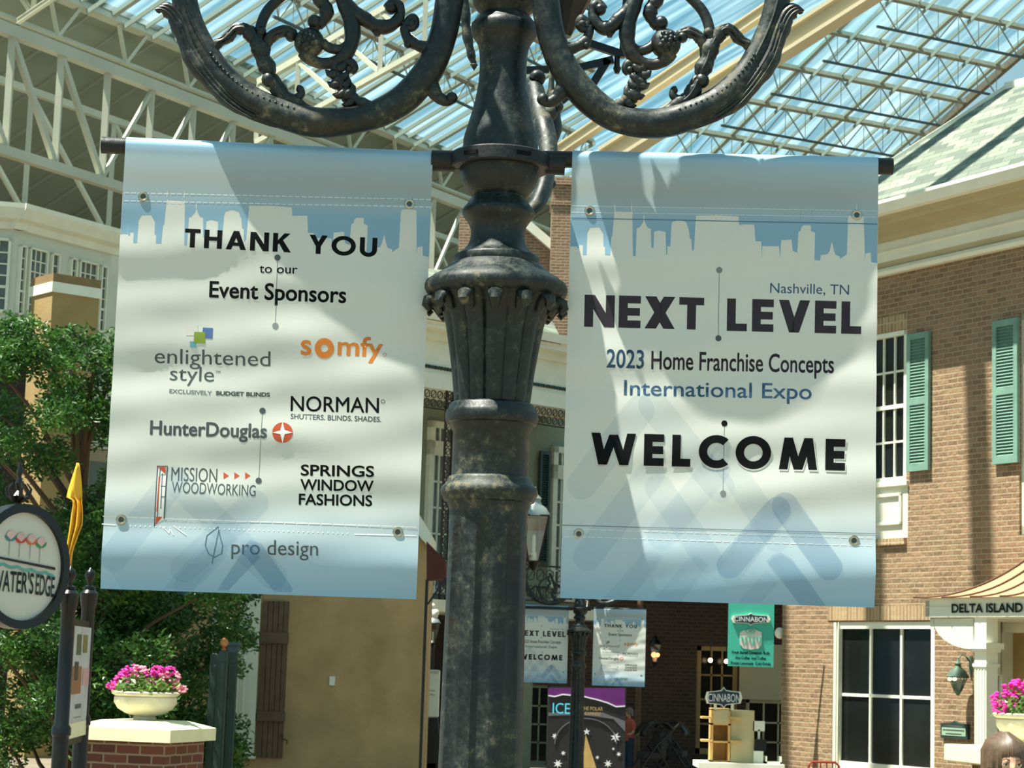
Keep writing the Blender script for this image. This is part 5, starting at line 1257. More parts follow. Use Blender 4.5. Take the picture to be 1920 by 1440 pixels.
# white notice left of the post
F4 = flat_frame(24, 0, 810); t = thing('notice_stand', 'white rounded notice board on an added dark stand just left of the near lamp post', 'sign', F4.P, 0)
q = rr(F4, 793, 1256, 824, 1345); m = MB(); m.box((q[0], 0, q[2]), (q[1], .04, q[3])); m.build('board', WHITE, t, bevel=.015)
m = MB(); q2 = rr(F4, 794, 1257, 823, 1262); m.box((q2[0], -.01, q2[2]), (q2[1], .0, q2[3])); m.build('board_rail', STEEL, t)
for i, (a, b, y) in enumerate(((798, 816, 1296), (798, 815, 1304))): wall_text(F4, t, ('Please', 'Wait Here')[i], a, y, b, y, 4, INKSOFT, .0, -.005)
q3 = rr(F4, 796, 1345, 822, 1440); m = MB(); m.prism([F4.at(799, 1346), F4.at(820, 1346), F4.at(826, 1400), F4.at(822, 1440), F4.at(800, 1440), F4.at(796, 1390)], 0, .25); m.box((q3[0]+.02, 0, 0), (q3[1]-.02, .2, q3[2]+.05)); m.build('stand', BLACK, t)  # added stand, built in place of a black-clad figure
P = un(812, 1180, 26); t = thing('street_lantern', 'small lantern with pale cap and perched white ornament left of the near lamp post', 'lantern', (P.x, P.y, 0))
zb_ = un(812, 1212, 26).z; lantern_parts(t, 0, 0, zb_, .55, BLACK, CAPM); m = MB(); m.tube([(0, 0, 0), (0, 0, zb_)], .03, 10); m.build('pole', BLACK, t, True)
zt_ = un(812, 1152, 26).z; m = MB(); m.ball((0, 0, zt_), .06, 10, sc=(1, 1, 1.3)); m.ball((-.02, 0, zt_+.1), .04, 10); m.ball((.02, 0, zt_+.02), .05, 8); m.build('ornament', WHITE, t, True)
# parasol edge behind the left banner
P = un(815, 1065, 21); t = thing('brown_awning', 'dark red brown awning corner between tan wall and near lamp post', 'awning', (P.x, P.y, 0))
a = un(800, 1015, 21)-Vector((P.x, P.y, 0)); b = un(836, 1052, 21)-Vector((P.x, P.y, 0)); c = un(836, 1084, 21)-Vector((P.x, P.y, 0)); d = un(800, 1086, 21)-Vector((P.x, P.y, 0))
m = MB(); m.prism([(a.x, a.z), (b.x, b.z), (c.x, c.z), (d.x, d.z)], -.02, .5); m.build('awning_cloth', plain('oxblood_cloth', (74, 32, 24), .8), t)
m = MB(); m.bar((c.x, 0, c.z), (d.x+.02, 0, d.z-.25), .02); m.bar((d.x, .1, d.z), (d.x, .1, 0), .03); m.build('awning_arm', BLACK, t)

# ------------------------------------------------------------------ tan stucco house on the left
FA = Frame(un(650, 1200, 22), radians(0))
th = thing('stucco_house', 'tan stucco gable wall with a brown plank shutter below the left banner', 'building', FA.P, FA.a)
pts = [FA.at(x, y) for x, y in ((797, 1240), (803, 1004), (776, 962), (640, 745), (300, 745))]
m = MB(); m.prism([(pts[4][0], 0), (pts[0][0]+.0, 0), (pts[0][0], pts[1][1]), pts[2], pts[3], pts[4]], 0, 1.6); m.build('stucco_wall', STUCCO, th)
m = MB(); a, b = FA.at(808, 1000), FA.at(640, 728); d_ = Vector((b[0]-a[0], b[1]-a[1])).normalized(); m.prism([a, b, (b[0]-.16, b[1]-.1), (a[0]-.10, a[1]-.06), (a[0], a[1]-.16)], -.1, 1.7); m.build('coping', WHITE, th)
q = rr(FA, 488, 1127, 537, 1421); m = MB(); n = 5
for i in range(n): w_ = (q[1]-q[0])/n; m.box((q[0]+i*w_+.003, -.05, q[2]), (q[0]+(i+1)*w_-.003, -.0, q[3]))
sh_ = m.build('plank_shutter', BROWNWOOD, th)
for y0, y1 in ((1186, 1206), (1334, 1352)): z = rr(FA, 490, y0, 536, y1); m = MB(); m.box((q[0]-.01, -.075, z[2]), (q[1]+.01, -.05, z[3])); m.build('batten', BROWNWOOD, sh_)
m = MB(); h_ = FA.at(529, 1380); m.tube([(h_[0], -.06, h_[1]+.02), (h_[0]+.02, -.08, h_[1]-.03), (h_[0]+.06, -.08, h_[1]-.04), (h_[0]+.06, -.07, h_[1]-.08)], .008, 6); m.build('shutter_hook', BLACK, sh_)
q = rr(FA, 453, 1120, 484, 1416); m = MB(); m.box((q[0], -.08, q[2]), (q[1]+.0, 0, q[3]+.1)); m.box((q[0]+.03, -.10, q[2]), (q[0]+.045, -.08, q[3]+.1)); m.box((q[0]-.02, -.12, q[2]-.03), (q[1]+.02, 0, q[2])); m.build('window_casing', TRIM2, th)
wq = rr(FA, 395, 1120, 455, 1410); window(th, wq[0], wq[1], wq[2], wq[3]+.1, 1, 2, y=-.0, fw=.05, fm=TRIM2, gm=GREYGLASS)
q = rr(FA, 618, 1268, 628, 1285); m = MB(); m.box((q[0], -.02, q[2]), (q[1], 0, q[3])); m.build('outlet_plate', WHITE, th)

# ------------------------------------------------------------------ white building and stucco chimney, upper left
FL = Frame(un(110, 520, 45), radians(57))
wb_ = thing('bay_window_building', 'pale building with white multi-pane bay windows at the left edge', 'building', FL.P, FL.a)
xa, xb = FL.at(28, 520)[0], FL.at(206, 520)[0]; lz = lambda x, y: FL.at(x, y)[1]
zt = lz(110, 452); rects = [(32, 460, 44, 573), (50, 463, 84, 575), (91, 474, 106, 582), (127, 483, 139, 590), (143, 488, 178, 600), (184, 498, 196, 606)]
m = MB(); zb0 = lz(110, 650); m.box((xa, 0, zb0), (xb, 3, zt+.2)); m.build('wall', SIDING, wb_)
for r in rects:
    q = rr(FL, *r); w_ = q[1]-q[0]; window(wb_, q[0], q[1], zb0+.5, lz(110, 478), max(1, round(w_/.2)), 6, y=-.03, fw=.035, mw=.022, fm=WHITE, gm=GREYGLASS, rail=2)
m = MB(); m.prism([(-a, b) for a, b in [(0, zt), (.10, zt), (.14, zt+.14), (.3, zt+.2), (.42, zt+.42), (.42, zt+.52), (0, zt+.52)]], xa-.2, xb+.42, axis='x'); m.build('cornice', WHITE, wb_)
m = MB(); m.box((xa, -.08, zb0), (xb+.05, 0, zb0+.2)); m.box((xa, -.05, zb0+.35), (xb+.02, 0, zb0+.45)); m.build('trim_band', WHITE, wb_)
m = MB(); m.box((xb, .6, zb0-2), (xb+6, 3, zt+.3)); m.build('side_wing', SIDING, wb_)
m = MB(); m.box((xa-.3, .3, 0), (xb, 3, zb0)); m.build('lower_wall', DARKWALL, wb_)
FL2 = Frame(FL.world(xa, 0, 0), radians(14)); 
wr_ = bpy.data.objects.new('bay_facet', None); COL.objects.link(wr_); wr_.parent = wb_; wr_.location = (xa, 0, 0); wr_.rotation_euler.z = FL2.a-FL.a
m = MB(); m.box((-3, 0, zb0), (0, 1, zt+.2)); m.build('wall', SIDING, wr_)
for a in (-.62, -1.3, -2.0): window(wr_, a, a+.5, zb0+.5, zt-.2, 2, 6, y=-.03, fw=.06, mw=.03, fm=WHITE, gm=GREYGLASS, rail=2)
m = MB(); m.prism([(-a, b) for a, b in [(0, zt), (.10, zt), (.14, zt+.14), (.3, zt+.2), (.42, zt+.42), (.42, zt+.52), (0, zt+.52)]], -3, .2, axis='x'); m.build('cornice', WHITE, wr_)
m = MB(); m.box((-3, -.08, zb0), (0, 0, zb0+.2)); m.build('trim_band', WHITE, wr_)
# chimney
Pc = un(100, 530, 38); t = thing('stucco_chimney', 'ochre stucco chimney with a white band rising above the tree', 'chimney', (Pc.x, Pc.y, 0), radians(40))
z1 = un(100, 513, 38).z; zw0, zw1 = un(100, 547, 38).z, un(100, 528, 38).z
w1_ = 76*38/FPX/cos(radians(40)); w2_ = 56*38/FPX/cos(radians(50))
m = MB(); m.box((0, 0, 0), (w1_, w2_, z1)); m.build('stucco_shaft', OCHRE, t)
m = MB(); m.box((-.03, -.03, zw0), (w1_+.03, w2_+.03, zw1)); m.build('white_band', WHITE, t)
m = MB(); m.box((-.015, -.015, zw1), (w1_+.015, w2_+.015, z1+.01)); m.build('cap', plain('brown_stucco_cap', (136, 112, 74), .9), t)

# ------------------------------------------------------------------ brick pier and flower bowl
def leaf_mat(name, c1, c2, c3):
    t = NT(name); z = t.n('TexNoise', Scale=3.5, Detail=3.0); t.l(t.coord(), z.inputs['Vector'])
    col = t.ramp(z.outputs['Fac'], [(.3, L(c1)), (.5, L(c2)), (.72, L(c3))]); t.l(col, t.b.inputs['Base Color']); t.b.inputs['Roughness'].default_value = .42
    tr = t.n('BsdfTranslucent'); t.l(col, tr.inputs['Color']); ms = t.n('MixShader'); ms.inputs[0].default_value = .3
    t.l(t.b.outputs[0], ms.inputs[1]); t.l(tr.outputs[0], ms.inputs[2]); t.l(ms.outputs[0], t.o.inputs[0]); return t.m
LEAF = leaf_mat('tree_leaves', (36, 72, 28), (60, 104, 38), (96, 136, 52)); LEAF2 = leaf_mat('bedding_leaves', (70, 104, 48), (104, 134, 62), (150, 166, 84))
PINK = plain('magenta_petals', (226, 40, 160), .6, 0, .2, 14); PALE = plain('pale_pink_petals', (240, 150, 168), .6, 0, .2, 14); WPETAL = plain('cream_petals', (214, 214, 150), .6)
def add_leaf(m, p, s, rng, w=.42):
    a = rng.uniform(0, 2*pi); e = rng.uniform(-.9, .9); d = Vector((cos(a)*cos(e), sin(a)*cos(e), sin(e))); u = d.cross(Vector((rng.gauss(0, 1), rng.gauss(0, 1), rng.gauss(0, 1)))).normalized()
    n_ = d.cross(u); a_ = p+d*s; mid = p+d*(s*.5)
    m.add([p, mid+u*(s*w*.5)+n_*(s*.1), a_, mid-u*(s*w*.5)+n_*(s*.1)], [(0, 1, 2), (0, 2, 3)])
def bowl_planter(name, label, P, r, seed, flowers):
    t = thing(name, label, 'planter', P); h = r*.85; rng = random.Random(seed)
    m = MB(); m.lathe([(r*.32, -.0), (r*.36, .02), (r*.30, .035), (r*.55, h*.22), (r*.80, h*.40), (r*.92, h*.62), (r*.93, h*.80), (r*.90, h*.84), (r*1.0, h*.90), (r*1.02, h*.97), (r*.97, h), (r*.88, h), (r*.86, h*.85)], 48, fn=lambda q, z, a: q*(1+.02*sin(a*12)*(1 if h*.25 < z < h*.78 else 0)))
    m.build('stone_bowl', STONE, t, True)
    m = MB()
    for i in range(520):
        a = rng.uniform(0, 2*pi); q = r*.95*sqrt(rng.random()); z = h+rng.uniform(-.02, .16)*(1.1-q/r*.6)*r/.27; add_leaf(m, Vector((q*cos(a), q*sin(a), z)), rng.uniform(.04, .08), rng, .6)
    m.build('foliage', LEAF2, t)
    for (fx, fz_, fr, mt) in flowers:
        m = MB(); fy = rng.uniform(-.5, .3)*r
        for i in range(46):
            v = Vector((rng.gauss(0, 1), rng.gauss(0, 1), rng.gauss(0, 1))).normalized()*fr*rng.uniform(.75, 1.05); c = Vector((fx, fy, h+fz_))+Vector((v.x, v.y, v.z*.75))
            m.ball(c, fr*.17, 6, sc=(1.2, 1.2, .8))
        m.build('flower_head', mt, t, True)
    return t
Pp = un(266, 1365, 17); pr = thing('brick_pier', 'red brick garden pier with a cream cap under the left flower bowl', 'pier', (Pp.x, Pp.y+.1, 0), radians(-16))
zc = un(250, 1389, 16.8).z; zf = un(250, 1365, 16.8).z
m = MB(); m.box((-.37, -.37, 0), (.37, .37, zc)); m.build('brick_shaft', BRICKRED, pr)
m = MB(); m.box((-.44, -.44, zc), (.44, .44, zf)); o8 = len(m.v); m.add([(-.44, -.44, zf), (.44, -.44, zf), (.44, .44, zf), (-.44, .44, zf), (-.26, -.26, zf+.055), (.26, -.26, zf+.055), (.26, .26, zf+.055), (-.26, .26, zf+.055)], [(0, 1, 5, 4), (1, 2, 6, 5), (2, 3, 7, 6), (3, 0, 4, 7), (4, 5, 6, 7)])
m.build('cap', CAPSTONE, pr)
fl_ = [(-.20, .09, .08, PINK), (-.13, .15, .08, PINK), (-.26, .04, .05, PINK), (-.05, .16, .07, PALE), (.04, .13, .07, PINK), (.10, .17, .06, PINK), (.12, .09, .075, PALE), (.19, .12, .075, PALE), (.22, .05, .06, PALE), (.05, .06, .05, PALE), (-.16, .03, .035, PALE), (.30, .03, .04, PALE), (.18, .17, .05, PINK), (-.22, .0, .045, WPETAL), (.0, .03, .04, WPETAL), (-.08, .08, .035, WPETAL)]
bowl_planter('flower_bowl', 'cream stone bowl of pink and pale flowers on the left brick pier', (Pp.x+.0, Pp.y+.1, zf+.055), .27, 3, fl_)
P2 = un(1938, 1402, 16); pr2 = thing('stone_pedestal', 'cream capped pedestal at the right edge behind the woman', 'pedestal', (P2.x, P2.y, 0), radians(14))
zq = P2.z
m = MB(); m.box((-.34, -.34, 0), (.34, .34, zq-.12)); m.build('brick_shaft', BRICKRED, pr2); m = MB(); m.box((-.52, -.46, zq-.13), (.5, .46, zq)); m.build('cap', CAPSTONE, pr2, bevel=.01)
bowl_planter('flower_bowl', 'cream stone bowl of magenta flowers at the right edge above the woman', (P2.x, P2.y, zq), .30, 8, [(-.22, .10, .09, PINK), (-.12, .18, .10, PINK), (0, .21, .10, PINK), (-.28, .04, .06, PINK), (.12, .18, .1, PINK), (-.08, .09, .08, PINK), (.08, .08, .09, PINK), (.24, .1, .09, PINK)])
# chair back
F5 = flat_frame(24, 0, 1540); t = thing('metal_chair', 'red metal chair back just showing at the bottom edge under the big window', 'chair', F5.P, 0)
q = rr(F5, 1516, 1429, 1573, 1440); zt_ = q[3]
m = MB(); m.tube([(q[0], 0, .45), (q[0], 0, zt_-.04), (q[0]+.04, 0, zt_), (q[1]-.04, 0, zt_), (q[1], 0, zt_-.04), (q[1], 0, .45)], .014, 8)
for i in range(1, 5): x = q[0]+(q[1]-q[0])*i/5; m.bar((x, 0, .5), (x, 0, zt_), .012)
REDM = plain('red_metal', (150, 58, 44), .4, .2); m.build('backrest', REDM, t, True)
m = MB(); m.box((q[0], -.4, .43), (q[1], 0, .46)); m.build('seat', REDM, t)
for x in (q[0]+.015, q[1]-.015):
    for y in (-.38, -.02): m = MB(); m.bar((x, y, 0), (x, y, .43), .025); m.build('leg', REDM, t)

# ------------------------------------------------------------------ tree
def tree(name, label, clumps, nleaf, size, seed, mat, trunk):
    t = thing(name, label, 'tree', trunk); o = Vector(trunk); rng = random.Random(seed); m = MB()
    for (c, r) in clumps:
        c = c-o
        for i in range(int(nleaf*r*r*4)):
            v = Vector((rng.gauss(0, 1), rng.gauss(0, 1), rng.gauss(0, 1))).normalized()*r*(rng.random()**.35)
            add_leaf(m, c+Vector((v.x, v.y, v.z*.7)), size*rng.uniform(.7, 1.3), rng)
    f = m.build('foliage', mat, t); f['kind'] = 'stuff'
    m = MB(); m.tube([(0, 0, 0), (.03, 0, 1.2), (-.02, .05, 2.6), (.05, 0, 3.8)], [.12, .10, .08, .03], 10)
    for (c, r) in clumps[::4]:
        d = c-o; m.tube([(0, 0, max(.6, d.z-1.0)), (d.x*.6, d.y*.6, d.z-.3), tuple(d)], [.035, .02, .008], 6)
    m.build('trunk', BROWNWOOD, t, True); return t
rng = random.Random(11); cl = []
for i in range(150):
    px = rng.uniform(-70, 300); py = rng.uniform(640, 1440)
    if py < 700 and px > 205: continue
    cl.append((un(px, py, rng.uniform(18.3, 20.6)), rng.uniform(.18, .34)))
for px, py in ((20, 625), (60, 615), (100, 640), (150, 630), (200, 640), (230, 660), (0, 660), (45, 660), (120, 665), (180, 668), (30, 605)): cl.append((un(px, py, rng.uniform(18.3, 19.2)), .17))
for i in range(60): cl.append((un(rng.uniform(180, 440), rng.uniform(1080, 1440), rng.uniform(18.9, 20.8)), rng.uniform(.18, .30)))
for px, py in ((440, 1130), (470, 1118), (455, 1160), (430, 1190), (418, 1150), (465, 1200)): cl.append((un(px, py, 20.5), .13))
tb = un(120, 1400, 19.6)
tree('leafy_tree', 'dense green tree filling the left side behind the oval sign', cl, 1500, .062, 4, LEAF, (tb.x, tb.y, 0))

# ------------------------------------------------------------------ oval sign, flag, poster kiosk
Ps = un(36, 1062, 11.5); SY = 11.5; FO = Frame(Vector((Ps.x, Ps.y, 0)), radians(57))
os_ = thing('oval_sign', 'round white hanging sign with black rim and three lollipop marks at the left edge', 'sign', (Ps.x, Ps.y, Ps.z), FO.a)
Rz = 108*SY/FPX; Rx = Rz
def ell(k, n=48): return [(Rx*k*cos(2*pi*i/n), Rz*k*sin(2*pi*i/n)) for i in range(n)]
m = MB(); o_, i_ = ell(1.08), ell(.93); n = 48
for a, b in ((-.045, .045),):
    vs = [(x, a, z) for x, z in o_]+[(x, a, z) for x, z in i_]+[(x, b, z) for x, z in o_]+[(x, b, z) for x, z in i_]
    fs = []
    for i in range(n): j = (i+1) % n; fs += [(i, j, n+j, n+i), (2*n+i, 3*n+i, 3*n+j, 2*n+j), (i, 2*n+i, 2*n+j, j), (n+i, n+j, 3*n+j, 3*n+i)]
    m.add(vs, fs)
m.build('rim', BLACK, os_, True, ang=40)
m = MB(); m.prism(ell(.95), -.02, .02); m.build('face', plain('sign_white', (206, 204, 190), .5, 0, .02), os_)
def sp_(x, y):
    """photo point on the sign's face"""
    P = hit(x, y, Ps, FO.ey)-Ps; return (P.dot(FO.ex), P.z)
def sign_poly(nm, pts, mat, y=-.024, b=.004): m = MB(); m.prism([sp_(*p) for p in pts], y-b, y); return m.build(nm, mat, os_)
for i, (cx, cy, c, c2) in enumerate(((33, 1008, (196, 60, 40), 0), (53, 1011, (208, 104, 60), 0), (71, 1017, (60, 136, 80), 0), (14, 1004, (60, 120, 140), 0))):
    mt = plain('lollipop_ink_%s' % ('red', 'orange', 'green', 'blue')[i], c, .5)
    sign_poly('lollipop_print', [(cx+10*cos(a), cy+11*sin(a)) for a in [pi*k/10 for k in range(11)]], mt); sign_poly('lollipop_top', [(cx+8*cos(a), cy-9*sin(a)) for a in [pi*k/10 for k in range(11)]]+[(cx, cy+8)], plain('pale_pink_ink', (214, 178, 168), .5), -.025)
    sign_poly('lollipop_stick', [(cx-1, cy+10), (cx+1, cy+10), (cx-1, cy+38), (cx-3, cy+38)], INKLINE)
sign_poly('line_print', [(-25, 1040), (97, 1064), (97, 1069), (-25, 1044)], INKPLUM)
wv = [(x, 1052+(x+25)*.2+4*abs(sin((x+25)*.12))) for x in range(-25, 98, 3)]
m = MB()
for a, b in zip(wv, wv[1:]): A_, B_ = sp_(*a), sp_(*b); m.bar((A_[0], -.026, A_[1]), (B_[0], -.026, B_[1]), .004, .014)
m.build('wave_print', plain('teal_wave_ink', (88, 158, 150), .5), os_)
for i, (w_, y0, y1, x0, x1) in enumerate((("WATER'S", 1106, 1113, -22, 56), ('EDGE', 1114, 1119, 60, 95))):
    V, Fs = text_mesh(w_, .02); a = sp_(x0, y0); b = sp_(x1, y1); h = 38*SY/FPX
    m = MB(); m.add([(a[0]+(b[0]-a[0])*u, -.026, a[1]+(b[1]-a[1])*u+h*v) for u, v in V], Fs); m.build('lettering', INKGREY, os_)
# iron spire on top of the sign
m = MB(); sx_, sz_ = sp_(28, 950)
m.lathe([(.015, sz_-.02), (.02, sz_+.04), (.035, sz_+.06), (.012, sz_+.09), (.022, sz_+.13), (.010, sz_+.17), (.018, sz_+.19), (.0, sz_+.27)], 8, (sx_+.02, 0, 0))
for i in range(6): a = i*pi/3; m.tube([(sx_+.02, 0, sz_+.02), (sx_+.02+.06*cos(a), .06*sin(a), sz_+.06), (sx_+.02+.07*cos(a), .07*sin(a), sz_+.10), (sx_+.02+.045*cos(a), .045*sin(a), sz_+.13)], [.010, .010, .007, .004], 6)
m.build('iron_spire', BLACK, os_)
# kiosk with two finialed posts and a poster between them
KA, KB = un(131, 1100, 12.0), un(168, 1100, 12.9)
kz = KA.z; t = thing('poster_kiosk', 'black kiosk with two ball finial posts and a narrow picture poster beside the oval sign', 'kiosk', (KA.x, KA.y, 0))
dK = Vector((KB.x-KA.x, KB.y-KA.y, 0)); Lk = dK.length; dk = dK/Lk
for i, P_ in enumerate((Vector((0, 0, 0)), dK)):
    zz = kz if i == 0 else KB.z
    m = MB(); r_ = .046
    m.lathe([(r_*1.3, 0), (r_*1.3, .5), (r_, .56), (r_, zz-.85), (r_*1.2, zz-.84), (r_*1.2, zz-.80), (r_*.9, zz-.78), (r_*.9, zz-.14), (r_*1.1, zz-.10), (r_*1.2, zz-.04), (r_*.8, zz-.02)], 20, P_); p = m.build('post', BLACK, t, True)
    m = MB(); m.lathe([(.016, zz-.02), (.036, zz-.015), (.036, zz), (.014, zz+.01), (.014, zz+.03), (.026, zz+.045), (.033, zz+.07), (.026, zz+.095), (.012, zz+.105), (0.002, zz+.12)], 16, P_); m.build('ball_finial', BLACK, p, True)
def kp(u, z): q = dk*u; return (q.x, q.y, z)
kzt = un(150, 1168, 12.3).z; kzb = un(150, 1384, 12.3).z
m = MB(); nn = Vector((dk.y, -dk.x, 0)).normalized()*.03
for a, b in (((.03, kzt), (Lk, kzt)), ((.03, kzb-.02), (Lk, kzb-.02)), ((Lk-.02, kzb), (Lk-.02, kzt)), ((.06, kzb), (.06, kzt)), ((.03, 0.3), (.03, kzb))): m.bar(kp(*a), kp(*b), .04)
m.build('frame', BLACK, t)
m = MB()
for a, b in (((0, 0), (1, 1)),): m.add([Vector(kp(.06, kzb))+nn, Vector(kp(Lk-.03, kzb))+nn, Vector(kp(Lk-.03, kzt-.02))+nn, Vector(kp(.06, kzt-.02))+nn], [(0, 1, 2, 3)])
pst = m.build('poster', plain('poster_white', (196, 196, 196), .4), t)
def kq(u0, u1, v0, v1, mat, nm='poster_print', k=1.06):
    z = lambda v: kzb+(kzt-kzb)*v; U_ = lambda u: .06+(Lk-.09)*u
    m = MB(); m.add([Vector(kp(U_(u0), z(v0)))+nn*k, Vector(kp(U_(u1), z(v0)))+nn*k, Vector(kp(U_(u1), z(v1)))+nn*k, Vector(kp(U_(u0), z(v1)))+nn*k], [(0, 1, 2, 3)]); m.build(nm, mat, pst)
kq(0, 1, 0, .13, CAPSTONE); kq(.2, .45, .72, .9, plain('olive_ink', (84, 86, 56), .5)); kq(.55, .8, .74, .9, plain('mustard_ink', (120, 116, 50), .5)); kq(.05, .55, .38, .62, plain('tan_photo_ink', (150, 100, 56), .5), k=1.06); kq(.15, .35, .5, .66, plain('dark_photo_ink', (58, 46, 40), .5), k=1.1); kq(.62, 1, .45, .6, plain('blush_ink', (206, 160, 158), .5)); kq(.3, .62, .25, .29, INKGREY); kq(.25, .65, .17, .18, INKSOFT)
# flag
Pf = un(131, 1070, 13.2); t = thing('yellow_flag', 'yellow flag drooping on a thin pole between the oval sign and the left banner', 'flag', (Pf.x, Pf.y, 0))
tp = un(147, 868, 13.2)-Vector((Pf.x, Pf.y, 0)); m = MB(); m.tube([(0, 0, 0), (0, 0, Pf.z), (tp.x, 0, tp.z)], [.012, .010, .006], 8); m.build('pole', plain('tan_pole', (150, 120, 70), .6), t)
def fpx(x, y, dy=0): P = un(x, y, 13.2)-Vector((Pf.x, Pf.y, 0)); return (P.x, dy, P.z)
L1 = [(146, 869), (141, 884), (135, 902), (130, 918), (126, 933), (138, 938), (140, 948), (137, 966), (134, 990), (130, 1015), (127, 1040), (129, 1066)]
L2 = [(148, 869), (151, 884), (153, 902), (154, 918), (155, 931), (156, 942), (157, 952), (158, 968), (157, 984), (149, 1003), (139, 1030), (132, 1066)]
m = MB(); N_ = 10
for i in range(len(L1)):
    for k in range(N_+1):
        u = k/N_; a, b = L1[i], L2[i]; m.v.append(fpx(a[0]+(b[0]-a[0])*u, a[1]+(b[1]-a[1])*u, -.02-(.02*sin(u*pi*1.2) if i < 5 else .035*sin(u*pi*4+.8))))
for i in range(len(L1)-1):
    for k in range(N_): a = i*(N_+1)+k; m.f.append((a, a+1, a+N_+2, a+N_+1)); m.m.append(0)
YEL = plain('yellow_flag_cloth', (236, 176, 40), .7, 0, .05); o = m.build('flag_cloth', YEL, t, True, ang=180); sd = o.modifiers.new('thick', 'SOLIDIFY'); sd.thickness = .003
# dark green posts right of the pier
def gpost(label, x0, x1, ytop, Y, extra):
    a, b = un(x0, 1430, Y), un(x1, 1430, Y); zt_ = un((x0+x1)/2, ytop, Y).z; c = (a+b)/2; w_ = (b.x-a.x)/2
    t = thing('garden_post', label, 'post', (c.x, Y, 0)); m = MB(); m.box((-w_, -w_, 0), (w_, w_, zt_)); m.box((-w_*.6, -w_-.01, .2), (w_*.6, -w_, zt_-.1)); m.build('shaft', DKGREEN, t, bevel=.008)
    if extra == 'ball':
        m = MB(); m.lathe([(.02, zt_), (.026, zt_+.015), (.012, zt_+.025), (.012, zt_+.03), (.034, zt_+.05), (.040, zt_+.075), (.032, zt_+.1), (.005, zt_+.115)], 16); m.build('ball_finial', plain('copper_ball', (176, 122, 76), .4, .5), t, True)
    elif extra == 'cap':
        m = MB(); m.lathe([(w_*1.2, zt_), (w_*1.5, zt_+.05), (w_*2.1, zt_+.07), (w_*2.1, zt_+.10)], 4); m.v = [(x*cos(pi/4)-y*sin(pi/4), x*sin(pi/4)+y*cos(pi/4), z) for x, y, z in m.v]; m.build('cap', plain('slate_blue_cap', (56, 76, 84), .6), t)
    return t
gpost('dark green post nearest the flower bowl, plain topped', 385, 401, 1226, 19.0, '')
gpost('dark green post with a copper ball, in front of the tan wall', 401, 417, 1220, 18.7, 'ball')
gpost('dark green post with a slate blue cap beside the white window casing', 417, 436, 1224, 19.2, 'cap')

